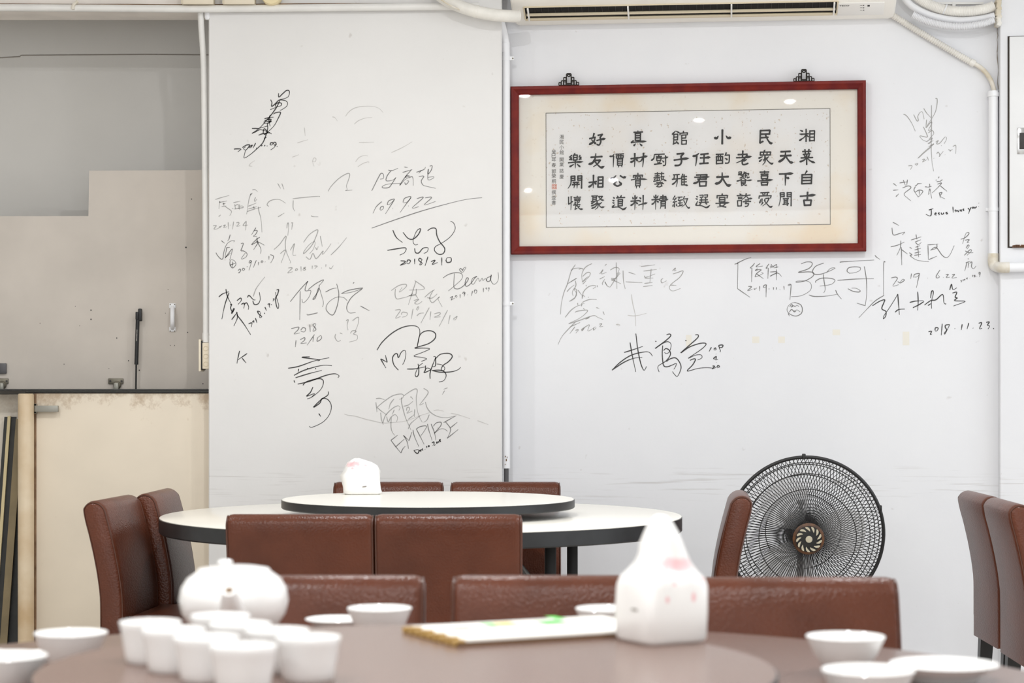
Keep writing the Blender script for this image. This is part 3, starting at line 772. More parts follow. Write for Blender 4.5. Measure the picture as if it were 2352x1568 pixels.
# switch cabinet
cbu0, cbz1 = pu(2319, 84, 0.06); _, cbz0 = pu(2319, 566, 0.06)
cb = thing('switch_cabinet', 'white switch cabinet door at the right edge of the photo', 'cabinet', W(cbu0 + 0.2, cbz0, 0.055))
bm = new_bm(); add_wbox(bm, cbu0 - 0.006, cbu0 + 0.46, cbz0 - 0.004, cbz1 + 0.003, 0.045, 0.0515); obj('surround', bm, M['crack'], cb, smooth=0)
bm = new_bm(); add_wbox(bm, cbu0, cbu0 + 0.45, cbz0, cbz1, 0.045, 0.062, 0.002); cd = obj('door', bm, M['cabinet'], cb)
bm = new_bm(); u, z = pu(2347, 324, 0.06); add_wbox(bm, u - 0.017, u + 0.03, z - 0.048, z + 0.048, 0.06, 0.065, 0.002); obj('latch_plate', bm, M['chrome'], cd)
bm = new_bm(); u, z = pu(2348, 324, 0.06); add_wbox(bm, u - 0.011, u + 0.03, z - 0.03, z + 0.03, 0.064, 0.067, 0.001); obj('latch', bm, M['print_dark'], cd)
bm = new_bm()
random.seed(5)
for k in range(12):
    u, z = pu(2328 + k * 2.4, 566, 0.062); add_wbox(bm, u - 0.004, u + 0.004, z - 0.004, z + random.uniform(0.0, 0.007), 0.058, 0.0632)
obj('rust_edge', bm, M['fan_rust'], cd)

# tape remains on the wall
for (x, y, w, h_) in ((1582, 782, 13, 26), (1736, 780, 16, 15), (1795, 780, 15, 15), (1921, 763, 17, 13), (2081, 777, 15, 31)):
    bm = new_bm(); u, z = pu(x, y); add_wbox(bm, u - w / 1240, u + w / 1240, z - h_ / 1240, z + h_ / 1240, 0, 0.0004)
    obj('tape_remnant', bm, M['tape'], wall_back, smooth=0)
# ------------------------------------------------------------------ framed calligraphy
c_ = [pu(1171, 199, 0.04), pu(1988, 183, 0.04), pu(1991, 577, 0.04), pu(1174, 583, 0.04)]
fu0 = (c_[0][0] + c_[3][0]) / 2; fu1 = (c_[1][0] + c_[2][0]) / 2
fz1 = (c_[0][1] + c_[1][1]) / 2; fz0 = (c_[2][1] + c_[3][1]) / 2
fcx, fcz, fw, fh = (fu0 + fu1) / 2, (fz0 + fz1) / 2, (fu1 - fu0) / 2, (fz1 - fz0) / 2
FT = ((c_[1][1] - c_[0][1]) + (c_[2][1] - c_[3][1])) / 2 / (fu1 - fu0)      # hangs a touch askew
fr = thing('framed_calligraphy', 'red wooden frame with black brush calligraphy under glass', 'picture', W(fcx, fz0, 0.02))
def F(a, b, v):            # frame coordinates: a across, b up from the centre
    ang = math.atan(FT)
    return W(fcx + a * cos(ang) - b * sin(ang), fcz + a * sin(ang) + b * cos(ang), v)
def fpx(px, py, v=0.03):   # picture place -> frame coordinates
    u, z = pu(px, py, v); ang = math.atan(FT); du, dz = u - fcx, z - fcz
    return du * cos(ang) + dz * sin(ang), -du * sin(ang) + dz * cos(ang)
mw = 0.030                 # moulding width
sec = [(0.0, 0.004), (0.0, 0.036), (0.004, 0.041), (0.011, 0.041), (0.015, 0.037), (0.024, 0.034), (mw - 0.002, 0.030), (mw, 0.027), (mw, 0.004)]
for side in range(4):
    bm = new_bm(); ends = []
    for e in (0, 1):
        ring = []
        for (ins, v) in sec:
            hw, hh = fw - ins, fh - ins
            cr = [(-hw, -hh), (hw, -hh), (hw, hh), (-hw, hh)]
            a, b = cr[(side + e) % 4]; ring.append(bm.verts.new(F(a, b, v)))
        ends.append(ring)
    n = len(sec)
    for k in range(n): bm.faces.new((ends[0][k], ends[0][(k + 1) % n], ends[1][(k + 1) % n], ends[1][k]))
    bm.faces.new(ends[0]); bm.faces.new(ends[1][::-1])
    obj('frame_rail', bm, M['frame_wood'], fr, smooth=30)
def fquad(bm, a0, a1, b0, b1, v0, v1):
    add_prism(bm, [F(a0, b0, v0), F(a1, b0, v0), F(a1, b1, v0), F(a0, b1, v0)], WN * (v1 - v0))
bm = new_bm(); fquad(bm, -fw + 0.02, fw - 0.02, -fh + 0.02, fh - 0.02, 0.006, 0.012); obj('silk_mount', bm, M['mat_board'], fr, smooth=0)
pa0, pb1 = fpx(1254, 260, 0.013); pa1, pb0 = fpx(1907, 516, 0.013)
pb1 = (pb1 + fpx(1905, 249, 0.013)[1]) / 2; pb0 = (pb0 + fpx(1256, 521, 0.013)[1]) / 2
bm = new_bm(); fquad(bm, pa0, pa1, pb0, pb1, 0.012, 0.0128); obj('rice_paper', bm, M['rice_paper'], fr, smooth=0)
bm = new_bm(); lw = 0.0011
for (a0, a1, b0, b1) in ((pa0 - lw, pa1 + lw, pb1 - lw, pb1 + lw), (pa0 - lw, pa1 + lw, pb0 - lw, pb0 + lw), (pa0 - lw, pa0 + lw, pb0, pb1), (pa1 - lw, pa1 + lw, pb0, pb1)):
    fquad(bm, a0, a1, b0, b1, 0.0128, 0.0133)
obj('border_line', bm, M['line'], fr, smooth=0)

def glyph_at(dst, ch, a, b, w, h, bold, v=0.0136):
    """one character; the brush weight comes from a few slightly shifted impressions"""
    g = glyphs(ch); x0, x1, y0, y1 = bounds(g)
    cx, cy = (x0 + x1) / 2, (y0 + y1) / 2
    k = 1.0 / max(x1 - x0, y1 - y0, 0.62)
    if bold > 0:               # enough points along each stroke for the brush to swell and bow
        for _ in range(2):
            long_e = [e for e in g.edges if e.calc_length() > 0.10]
            if long_e: bmesh.ops.subdivide_edges(g, edges=long_e, cuts=2)
        bmesh.ops.triangulate(g, faces=g.faces[:])
    me = bpy.data.meshes.new('tmp'); g.to_mesh(me); g.free()
    ph = (ord(ch) % 97) * 0.7
    for i, (dx, dy) in enumerate(((0, 0), (1, 0), (-1, 0), (0, .8), (0, -.8), (.7, .6), (-.7, -.6), (.7, -.6), (-.7, .6)) if bold > 0 else ((0, 0),)):
        n0 = len(dst.verts); dst.from_mesh(me); dst.verts.ensure_lookup_table()
        for q in dst.verts[n0:]:
            gx, gy = (q.co.x - cx) * k, (q.co.y - cy) * k
            wt = 1.0
            if bold > 0:
                wt = 0.95 + 0.45 * sin(9 * gx + ph) * cos(7 * gy - ph) + 0.5 * max(0, gx) * (1.2 if gy < -0.15 else 0.4)
                gy += 0.030 * cos(pi * gx * 1.15) - 0.018 + 0.02 * gx
            q.co = F(a + (gx + dx * bold * wt * k) * w, b + (gy + dy * bold * wt * k) * h, v + i * 0.00004)
    bpy.data.meshes.remove(me)
PX = 7.66 / FPX
# the forty-two brush characters, stroke by stroke; d swells, t thins out, f ends in a flared tail
BRUSH = [
 ('4', 3.4, 'd440 82 465 92,d435 118 462 122,d470 155 432 183,465 120 520 115,497 70 497 192,t495 130 468 162,503 130 520 145,534 85 532 188,534 88 580 86,580 86 577 186,534 118 577 116,534 150 577 148,532 184 577 182'),
 ('4', 3.6, '462 290 545 288,485 270 490 308,525 268 520 308,468 318 535 312,d478 325 490 342,d530 322 518 342,447 352 562 348,503 318 503 418,d500 356 470 378 436 390,f510 356 540 382 584 400'),
 ('4', 4.0, 't505 480 485 512,458 515 455 608,458 517 553 515,553 515 548 606,458 545 548 543,458 574 548 572,455 605 548 602'),
 ('4', 4.4, 'f440 728 510 722 590 714,512 688 508 768,475 768 482 818,475 768 548 766,548 766 540 816,482 816 540 814'),
 ('4', 4.6, '250 292 342 288,245 332 350 328,d296 292 290 340 262 372 230 390,f298 335 320 370 345 395 370 396'),
 ('4', 4.6, 'f236 510 300 508 368 504,t297 512 292 618,d300 545 328 552'),
 ('4', 3.2, 't244 695 244 760 230 822,244 695 282 693,282 693 282 732,244 714 282 712,244 733 282 731,312 692 312 732,312 694 352 692,352 692 350 822,312 714 352 712,312 733 352 731,272 752 325 750,282 752 282 805,315 752 313 818,283 768 313 767,283 785 313 784,270 808 325 800'),
 ('4', 4.2, '48 85 142 82,142 82 138 120,50 85 45 205,48 120 138 118,45 206 75 190,48 155 125 150,f98 120 115 165 145 205 168 206'),
 ('4', 3.4, 'd95 275 85 290,50 295 48 325,50 296 150 294,150 294 145 325,80 296 80 324,115 296 113 324,48 325 145 323,d70 340 32 355,d65 365 38 388,95 330 90 372,d130 340 105 362,t98 350 95 390 72 420,f98 350 125 385 155 408 176 402,t82 368 85 385'),
 ('4', 3.6, '45 492 132 490,90 480 90 512,55 512 125 511,58 528 60 555,58 528 122 527,122 527 118 555,60 556 118 554,d68 562 75 574,d112 560 104 574,f22 578 90 574 170 566,58 592 62 620,58 592 122 590,122 590 116 618,62 618 116 616'),
 ('4', 3.0, '52 694 135 690,d70 700 78 718,93 696 93 722,d122 698 112 716,38 725 35 748,38 725 155 722,155 722 148 745,d52 758 42 795,t65 752 66 786 78 788,d90 755 95 770,100 750 135 746,t135 746 112 790 72 822,f88 770 115 805 145 832 168 824,t70 795 55 815'),
 ('3', 4.8, '317 78 315 215,d275 140 262 160 240 155,d355 138 372 158 398 152'),
 ('3', 3.4, '255 318 325 315,258 338 258 412,258 340 318 338,318 338 318 408,278 318 276 370,298 318 298 370,262 378 316 376,262 408 316 405,t355 302 340 332,348 325 385 324,385 324 380 395 345 404,d345 355 365 370'),
 ('3', 4.8, '262 540 375 535,d315 498 312 560 285 595 248 605,f318 550 345 595 370 622 400 615'),
 ('3', 3.2, 'd315 700 315 716,265 722 265 745,265 722 368 720,368 720 362 745,288 740 288 785,288 740 342 738,342 738 340 783,288 762 340 760,288 784 340 782,f252 798 320 795 385 790,305 788 288 815,288 815 320 828 352 834,t345 800 320 822 268 834'),
 ('3', 4.2, 'd85 308 60 328 28 335,t65 335 62 380 55 428,105 318 178 310,f100 352 150 350 198 345,138 320 135 405,95 408 178 403'),
 ('3', 3.8, '62 520 165 516,165 516 158 560,f45 542 100 540 188 538,75 560 160 560,d105 520 95 560 70 590 34 602,92 585 95 630,92 585 160 583,160 583 155 628,95 628 155 626'),
 ('3', 2.9, 'd62 728 75 735,d55 750 72 758,95 718 128 716,128 716 125 738,98 738 125 737,140 716 172 714,172 714 168 735,142 737 168 736,112 748 112 785,152 746 152 783,95 765 172 762,88 788 180 785,d110 795 95 808,d150 793 165 805,d75 775 56 815,f56 817 110 820 160 838 195 815'),
 ('3', 4.0, '470 320 560 316,517 284 514 345,f455 350 530 348 602 338,t560 325 520 370 455 400,515 365 512 408 532 418 568 405,d555 368 520 382'),
 ('3', 2.7, '478 490 505 489,505 489 503 506,478 490 478 507,478 507 503 506,472 518 515 516,490 518 510 526 505 544 490 548,530 488 530 505,530 496 550 494,522 508 575 505,575 505 572 520,545 508 540 545,d562 520 535 528,522 512 520 545,558 535 562 548 580 540,d515 552 490 570 458 580,f525 552 560 572 607 568,500 575 505 625,500 576 545 574,545 574 540 602,505 590 540 588,505 602 540 601,505 625 522 615,f520 605 540 620 555 618'),
 ('3', 3.0, 'd485 705 500 712,460 722 515 718,472 738 510 736,472 752 510 750,465 772 468 825,465 772 505 770,505 770 502 822,468 824 502 822,515 722 590 716,t550 702 540 735 510 760,f555 730 575 750 608 748,540 765 575 763,520 782 595 778,550 785 542 800,542 800 574 800,574 800 565 822 540 828'),
 ('1', 3.1, 'd435 120 405 150,d438 120 468 136,415 150 455 148,420 150 418 235,455 150 452 200,420 175 452 173,420 200 452 198,412 238 440 225,d440 212 462 235,d505 120 505 132,475 140 475 155,475 140 542 136,542 136 538 155,490 155 490 240,490 157 528 155,528 155 525 182,490 184 525 182,490 205 532 203,532 203 530 238,490 238 530 236'),
 ('1', 4.4, '448 325 508 320,508 320 482 348,f422 380 480 372 552 364,484 350 488 395 470 424 430 428'),
 ('1', 3.1, '415 512 470 508,425 515 420 548,405 552 475 545,t450 512 449 580 440 618,d448 552 430 580 405 598,t500 505 480 548,490 535 490 600,d515 508 510 522,490 530 535 526,492 553 532 550,492 577 532 574,512 530 512 598,f488 602 520 602 545 608'),
 ('1', 2.7, 't430 700 410 730,410 730 435 728,t440 718 415 755,412 758 445 750,425 760 425 800,d415 775 410 795,d440 770 446 790,455 712 495 710,t470 715 458 740,458 742 495 735,475 745 473 790,458 765 495 762,d452 795 500 780,t515 705 500 735,505 728 545 724,t540 728 525 770 490 800,f508 740 530 785 550 808 562 800'),
 ('1', 3.1, '250 330 335 326,d245 330 240 365 218 382,262 350 310 348,285 336 285 350,265 362 268 385,265 362 305 360,305 360 302 384,268 385 302 384,d275 395 280 410,d298 392 290 408,245 418 310 410,f312 362 340 360 368 352,345 340 345 418 325 428,d318 385 330 398'),
 ('1', 2.7, '250 502 330 500,272 490 275 512,312 488 308 512,250 522 290 520,270 515 270 548,240 538 295 534,d255 545 245 558,d285 542 292 552,238 570 295 560,270 550 270 565,t310 518 312 550 295 575,302 530 332 526,f330 526 327 552 354 566,d305 545 318 555,265 582 318 580,248 595 328 590,t285 598 265 614,265 615 290 620 308 612,d305 595 314 614'),
 ('1', 3.2, 'd240 702 248 718,d280 698 268 718,222 735 292 730,t258 692 256 820,d254 740 240 765 222 775,d262 742 282 755,300 708 350 705,295 722 355 718,f290 740 330 738 368 730,322 692 322 740,t305 752 304 790 298 815,305 752 345 750,345 750 342 812,305 772 342 770,305 790 342 788'),
 ('1', 3.6, '62 132 140 128,d98 118 98 140,75 142 75 205,75 142 122 140,122 140 120 204,75 162 120 160,75 182 120 180,75 204 120 203,f38 224 100 216 172 212,38 222 58 206,d76 234 62 252,d116 234 134 252'),
 ('1', 4.0, '35 368 98 358,t70 320 70 390 68 438,d68 370 55 390 32 398,d78 368 95 385,f92 362 140 352 182 345,t148 318 146 390 140 440,t143 360 125 388 102 395'),
 ('1', 2.9, 'd98 495 98 508,58 518 58 535,58 518 140 514,140 514 136 532,72 530 75 545,72 530 122 528,122 528 118 545,f38 557 100 548 178 552,95 528 92 550,78 562 78 610,78 562 120 560,120 560 118 608,78 576 118 575,78 592 118 591,78 610 118 608,t85 612 84 632,t112 612 115 628'),
 ('1', 3.5, 'd50 712 58 728,d92 708 80 725,35 748 105 742,t72 698 72 770 70 822,d68 752 55 773 34 785,d78 755 95 770,d112 715 125 725,d108 740 122 750,f105 782 140 772 182 762,t145 695 145 760 142 822'),
 ('2', 3.1, 'd470 325 455 344 430 346,t465 345 463 400 462 442,485 328 555 324,490 340 490 362,490 342 552 340,552 340 548 362,510 328 510 360,530 328 530 360,490 363 548 362,500 372 500 425,500 372 545 370,545 370 542 424,500 390 542 389,500 408 542 407,500 425 542 424,t512 428 508 445,t535 428 540 442'),
 ('2', 4.4, 'd485 520 465 540 440 545,f525 520 550 535 575 530,490 570 468 594,468 594 498 612 532 598,d515 572 535 596'),
 ('2', 3.2, 'd462 712 472 722,d455 738 470 745,d455 760 470 765,d498 700 505 712,d535 695 528 710,490 718 565 714,505 735 505 790,505 735 545 733,545 733 542 788,505 752 542 751,505 770 542 769,505 790 542 788,d475 778 452 800,f452 802 510 800 550 820 580 802'),
 ('2', 4.0, 't290 142 282 170 268 198,250 188 302 176,d300 180 286 215 248 240,d268 200 306 234,325 158 365 150,365 150 345 175,f315 205 350 195 392 188,345 178 350 215 336 244 316 240'),
 ('2', 4.3, '262 355 362 348,d306 322 298 370 275 405 244 416,285 385 345 380,t345 380 320 415 285 438,f295 390 330 430 355 446 380 435'),
 ('2', 4.0, '245 580 312 572,t285 515 284 580 282 628,d280 585 265 606 242 620,d292 580 308 595,328 532 325 622,328 532 370 530,370 530 368 620,328 560 368 558,328 590 368 588,326 622 368 620'),
 ('2', 3.0, '268 702 322 700,280 702 278 745,312 702 308 750,280 716 310 715,280 731 310 730,265 752 322 744,330 706 365 704,t365 704 348 728 325 742,f335 712 355 735 378 738,d295 755 265 770,d320 752 300 775 265 790,d318 770 300 798 268 812,t318 760 325 798 300 822,d360 758 335 775,f325 765 350 800 383 798'),
 ('2', 3.4, 't90 338 70 352,70 352 88 358,t88 362 70 372,70 374 92 376,d118 318 115 330,105 335 105 380,105 337 140 335,140 335 138 378,105 357 138 356,105 380 138 378,t165 338 155 350,155 352 175 355,t172 360 155 372,155 374 175 370,f60 405 120 398 190 395,t122 385 122 450,d108 418 72 440,d138 415 165 440'),
 ('2', 3.7, 't85 525 82 590 58 632,85 525 118 523,118 523 118 562,85 543 118 542,85 562 118 561,145 523 145 560,145 523 180 521,180 521 178 632,145 542 180 541,145 560 180 559,102 580 150 578,95 600 158 596,t115 580 114 605 110 628,t140 578 139 605 138 630'),
 ('2', 2.9, '62 710 62 772,t85 705 84 770 82 825,62 775 98 750,110 715 172 711,d140 700 140 712,115 728 165 725,118 728 118 742,165 725 162 740,130 728 130 740,148 728 148 740,118 742 162 740,d115 755 128 760,d160 750 150 760,d112 770 125 772,140 745 140 778,105 782 165 778,t130 785 118 820,118 820 138 812,f138 785 160 815 190 818,d162 790 150 800'),
]
BCROP = {'4': (1735, 280, 4.267), '3': (1585, 280, 4.267), '1': (1440, 270, 3.895), '2': (1290, 270, 3.895)}
def brush_w(kind, f):
    if kind == 'd': return 0.5 + 0.95 * f ** 0.8 if f < 0.9 else 1.37 - (f - 0.9) * 6
    if kind == 't': return 1.12 - 0.72 * f
    if kind == 'f': return 0.95 - 0.15 * sin(pi * f / 0.55) if f < 0.55 else (0.95 + 0.48 * sin(pi / 2 * (f - 0.55) / 0.25) if f < 0.80 else 1.43 - 1.1 * (f - 0.80) / 0.20)
    return 1.02 - 0.12 * sin(pi * f)
lift = 0
for (cr, wpx, data) in BRUSH:
    x0, y0, k = BCROP[cr]; bm = new_bm()
    for st_ in data.split(','):
        kind = ''
        if st_[0] in 'dtf': kind, st_ = st_[0], st_[1:]
        q = [float(t_) for t_ in st_.split()]
        pts = [Vector((x0 + q[i] / k, y0 + q[i + 1] / k, 0)) for i in range(0, len(q), 2)]
        sm = cat(pts, 7) if len(pts) > 2 else [pts[0] + (pts[1] - pts[0]) * (i / 8) for i in range(9)]
        n = len(sm); hw = wpx / 2; lft = []; rgt = []
        lift = (lift + 1) % 12; vv = 0.0136 + lift * 0.00003
        for i, p in enumerate(sm):
            t_ = sm[min(i + 1, n - 1)] - sm[max(i - 1, 0)]; t_.normalize(); nn = Vector((-t_.y, t_.x, 0))
            ww = hw * brush_w(kind, i / (n - 1))
            if i == 0:                                   # rounded start
                for e, g_ in ((0.9, 0.35), (0.55, 0.8)):
                    c = p - t_ * hw * e * 0.7; lft.append(c + nn * ww * g_); rgt.append(c - nn * ww * g_)
            lft.append(p + nn * ww); rgt.append(p - nn * ww)
            if i == n - 1:
                for e, g_ in ((0.55, 0.8), (0.9, 0.35)):
                    c = p + t_ * hw * e * 0.7; lft.append(c + nn * ww * g_); rgt.append(c - nn * ww * g_)
        A = [bm.verts.new(pw(c.x, c.y, vv)) for c in lft]; B = [bm.verts.new(pw(c.x, c.y, vv)) for c in rgt]
        for i in range(len(A) - 1): bm.faces.new((A[i], A[i + 1], B[i + 1], B[i]))
    obj('character', bm, M['ink_black'], fr, smooth=0)
for (x, y0, step, txt) in ((1291, 314, 0, '湘民小館開業誌慶'), (1273, 349, 0, '癸巳年春郭榮桐'), (1273, 442, 0, '撰並書')):
    bm = new_bm()
    ys = {8: (314, 326, 338, 350, 366.5, 377.5, 392, 405.5), 7: (348.5, 357.5, 366.5, 379, 393.5, 403.5, 416), 3: (441.5, 453.5, 465)}[len(txt)]
    for ch, y in zip(txt, ys):
        a, b = fpx(x - 1, y, 0.0136); glyph_at(bm, ch, a, b, 9.8 * PX, 10 * PX, 0.0)
    obj('inscription', bm, M['ink_small'], fr, smooth=0, recalc=False)
bm = new_bm(); a, b = fpx(1273.2, 428.5, 0.0136); s_ = 5.6 * PX
for (p0, p1, q0, q1) in ((-1, 1, .82, 1), (-1, 1, -1, -.82), (-1, -.82, -1, 1), (.82, 1, -1, 1), (-.1, .1, -.9, .9), (-.7, -.25, .2, .6), (-.7, -.25, -.6, -.2), (.25, .7, .1, .6), (.25, .7, -.65, -.25), (-.5, -.36, -.8, .8), (.42, .56, -.8, .8)):
    fquad(bm, a + p0 * s_, a + p1 * s_, b + q0 * s_, b + q1 * s_, 0.0128, 0.0134)
obj('seal_stamp', bm, M['seal'], fr, smooth=0)
bm = new_bm(); bm.faces.new([bm.verts.new(F(p, q, 0.020)) for p, q in ((-fw + .022, -fh + .022), (fw - .022, -fh + .022), (fw - .022, fh - .022), (-fw + .022, fh - .022))])
obj('glass', bm, M['glass'], fr, smooth=0)
# two openwork hangers
for (x, y) in ((1306.5, 196), (1846.5, 187)):
    bm = new_bm(); u, z = pu(x, y, 0.03); k = 1 / 610.0
    def rr(cx, cy, w, h, t=1.3):
        pts = []
        for (sx, sy) in ((-1, -1), (1, -1), (1, 1), (-1, 1)):
            for a in (0, 45, 90):
                ang = {(-1, -1): 180, (1, -1): 270, (1, 1): 0, (-1, 1): 90}[(sx, sy)] + a
                r_ = min(w, h) * 0.35
                pts.append(W(u + (cx + sx * (w - r_) + r_ * cos(radians(ang))) * k, z + (cy + sy * (h - r_) + r_ * sin(radians(ang))) * k, 0.03))
        add_tube(bm, pts, t * k, 6, closed=True)
    rr(0, 15, 5.3, 11.5, 1.5); rr(0, 2.4, 5.3, 1.8)
    for s_ in (-1, 1):
        rr(s_ * 9.0, 14.5, 2.6, 3.6); rr(s_ * 9.0, 5.5, 2.6, 5.0); rr(s_ * 14.6, 5.4, 2.4, 5.2); rr(s_ * 20.2, 3.4, 2.4, 3.2); rr(s_ * 9.0, 9.5, 2.0, 1.8, 1.1)
    c = [W(u + 3.0 * k * cos(a * pi / 6), z + (22.5 + 2.4 * sin(a * pi / 6)) * k, 0.03) for a in range(12)]
    add_tube(bm, c, 1.6 * k, 6, closed=True)
    obj('hanger', bm, M['bronze'], fr)

# ------------------------------------------------------------------ handwriting on the walls
CROPS = {'1': (480, 180, 5.226), '2': (480, 420, 6.532), '3': (480, 620, 4.126), '4': (830, 350, 5.227), '5': (830, 600, 5.227), '6': (800, 860, 6.533),
         '7': (1260, 580, 5.113), '8': (1660, 570, 5.88), '9': (1960, 200, 5.226), 'A': (1960, 480, 4.9)}
PEN = {'d': ('pen_dark', 2.3), 'm': ('pen_mid', 1.8), 'f': ('pen_faint', 1.8), 'g': ('pen_ghost', 1.6)}
def handwriting(crop, tone, label, data):
    x0, y0, k = CROPS[crop]; m, wpx = PEN[tone]
    on_wall = x0 > 1200
    bm = new_bm(); hw = wpx / 2
    for st_ in data.split(','):
        q = [float(t_) for t_ in st_.split()]
        pts = [(x0 + q[i] / k, y0 + q[i + 1] / k) for i in range(0, len(q) - 1, 2)]
        if len(pts) == 1: pts.append((pts[0][0] + 1, pts[0][1] + 0.6))
        sm = [Vector((p[0], p[1], 0)) for p in pts]
        sm = cat(sm, 5) if len(sm) > 2 else [sm[0] + (sm[-1] - sm[0]) * (i / 4) for i in range(5)]
        n = len(sm); L = []; R = []
        for i, p in enumerate(sm):
            t_ = sm[min(i + 1, n - 1)] - sm[max(i - 1, 0)]
            if t_.length < 1e-6: t_ = Vector((1, 0, 0))
            t_.normalize(); nn = Vector((-t_.y, t_.x, 0))
            f = i / max(n - 1, 1); ww = hw * (0.62 + 0.5 * sin(pi * min(1, f * 1.25 + 0.12)))
            for side, arr in ((1, L), (-1, R)):
                c = p + nn * ww * side
                w3 = pw(c.x, c.y, 0.0006) if on_wall else P(c.x, c.y, YC - 0.0006)
                arr.append(bm.verts.new(w3))
        for i in range(n - 1):
            try: bm.faces.new((L[i], L[i + 1], R[i + 1], R[i]))
            except ValueError: pass
    o = obj('signature', bm, M[m], wall_back if on_wall else wall_column, smooth=0)
    o['label'] = label
    return o
HW = handwriting
HW('1', 'd', 'bold black signature dated 2021.11.09 high on the pier',
 '835 178 838 224 880 188 925 148 958 146 966 175 948 222 900 243 850 252,740 255 755 290 752 335 790 310 840 262 900 262 940 285 935 330 880 372 850 382,800 340 800 310 835 292 870 300 865 325 820 342 735 375,850 265 820 330 760 420 660 540 600 600 515 660,'
 '772 428 800 412 850 405 857 422 820 500 780 570 710 640 700 655,665 485 720 470 775 465,665 515 690 500 745 490 720 530 665 540 660 515,735 440 720 500 735 575,690 520 750 515 700 545,515 600 560 600 605 598 705 570,515 660 560 640 620 615 730 650,'
 '650 665 655 620 670 605 700 650 660 675 690 660 735 650,595 682 640 665 720 655 752 665,700 540 705 600 690 660 670 720 640 780 580 840 500 910 428 955 422 930 440 860,660 720 690 708,298 848 340 845 385 850 345 880,400 830 450 800 490 800 470 830 440 860 415 840 440 820,'
 '480 825 520 800 500 830 480 830,560 775 530 835,565 835 575 838,640 800 625 815,675 800 660 815,695 810 702 812,735 800 740 775 765 770 760 795 738 800,775 790 780 768 800 770 805 795 780 800 800 800 780 830 740 858,815 815 820 822')
HW('1', 'g', 'rubbed-out grey marks beside the bold upper signature',
 '1640 455 1680 400 1750 355 1850 335 1960 335 2040 360 2090 410,1745 550 1790 510 1880 475 1960 470,1480 462 1510 470 1540 510,1145 590 1155 690,1060 775 1120 755 1190 735,1000 945 1080 915,480 1050 500 1020 550 985,480 1050 520 1055,1240 1000 1260 955 1285 965 1275 1000 1245 1000 1262 1055,'
 '1760 1000 1800 950 1860 925 1910 930,1785 1060 1850 1020 1915 1000 1915 1015,1800 770 1980 765,2190 890 2320 830 2440 760')
HW('1', 'f', 'thin grey strokes scattered over the middle of the pier', '1430 1355 1470 1290 1560 1200 1650 1145 1690 1150 1670 1230 1650 1290 1660 1335 1640 1345 1720 1340,825 1260 860 1320,875 1262 900 1330')
HW('2', 'f', 'thin grey signature dated 2021.1.24 at the pier edge',
 '95 248 200 215 305 188,165 300 160 280 150 390,165 290 270 270,220 300 225 345,190 355 260 345,205 315 250 305,240 350 290 385 335 420 330 460 310 490,145 505 175 478,365 297 470 272,350 380 365 390,385 320 400 395,390 340 440 325 440 390,460 320 455 400,380 390 480 375 515 365 500 345 460 350,'
 '650 105 690 100 730 130,620 180 655 150,635 150 600 250 565 470,700 215 685 250 690 280 720 240,585 350 640 330 710 300,570 430 670 395 780 365,670 350 680 395,590 390 720 355,740 355 750 430 780 540 795 740,60 645 110 640 75 690 130 685 190 640,155 650 165 665 190 645,210 645 245 630 220 670 270 655,'
 '288 590 292 690,315 630 320 635,370 580 352 695,400 630 405 632,410 600 440 590 450 610 415 650 470 640,560 570 510 640 585 630,560 580 548 710')
HW('2', 'f', 'faded pen strokes right of the 2021.1.24 signature', '870 330 890 290 950 255 1060 250 1150 305,870 330 900 355,1035 510 1130 450,1255 238 1400 220 1640 200 1655 210,1265 260 1262 370 1290 425,1530 490 1560 505 1640 508')
HW('2', 'm', 'pen signature dated 2019/10.17 at the pier edge',
 '185 865 235 905,318 775 300 840 280 870,105 1045 130 1090 180 1140 210 1130 220 1050 260 930 320 875 380 865 370 885,240 1130 290 1060 350 990 330 1090 310 1160,265 965 260 1010 240 1110,270 970 315 965,240 1120 290 1080 320 1050,320 1155 315 1220 355 1275 405 1220 380 1165 330 1150,310 1235 405 1200,355 1180 350 1270,'
 '480 910 515 905 500 960 480 1015 520 1020 570 1060 555 1110 500 1140 490 1125 545 1050,705 670 680 710 640 775,675 715 725 715 700 770 665 800 720 800,765 815 720 840 640 920 660 925,640 925 720 890 780 905 830 935,720 820 735 900 780 990 775 1060,735 900 670 1000,700 870 740 880,'
 '435 1315 465 1290 475 1320 440 1350 465 1345,500 1305 510 1280 535 1290 520 1315 500 1305,575 1250 568 1262,600 1200 615 1165 640 1175 610 1205 635 1190 600 1310,710 1160 665 1270,745 1185 740 1235,780 1190 790 1170 810 1175 800 1195 780 1190,840 1183 846 1186,900 1095 900 1150,920 1075 965 1095 960 1140 925 1200')
HW('2', 'f', 'grey signature dated 2018.12.10 with a long sweeping tail',
 '1170 680 1175 620 1190 600 1195 680 1182 790,1255 600 1240 700,1235 600 1262 595,975 998 1060 920 1155 795 1145 900 1155 1010 1200 1130 1225 1190 1210 1200,1070 1060 1145 1005 1120 1100 1080 1200,1220 1010 1280 910 1265 1000 1260 1080 1305 1080,'
 '1420 890 1500 780 1600 710 1635 715 1600 820 1540 940 1430 1055 1425 1030 1500 930 1580 880 1590 920 1560 1000 1510 1060,1670 795 1700 955,1600 965 1620 1000 1640 950,1455 1105 1515 1145 1560 1055 1610 1135 1710 1020 1700 1065 1720 1060 1800 960 1830 910,1830 1080 1950 960 2065 820,'
 '1190 1275 1250 1275 1180 1350 1255 1330,1295 1310 1310 1285 1330 1295 1315 1315 1295 1310,1380 1250 1382 1325,1455 1260 1420 1275 1450 1295 1430 1310 1410 1300 1450 1270,1550 1240 1548 1290,1580 1245 1625 1250 1585 1285,1685 1275 1692 1278,1755 1220 1752 1260,1805 1270 1830 1285 1865 1240')
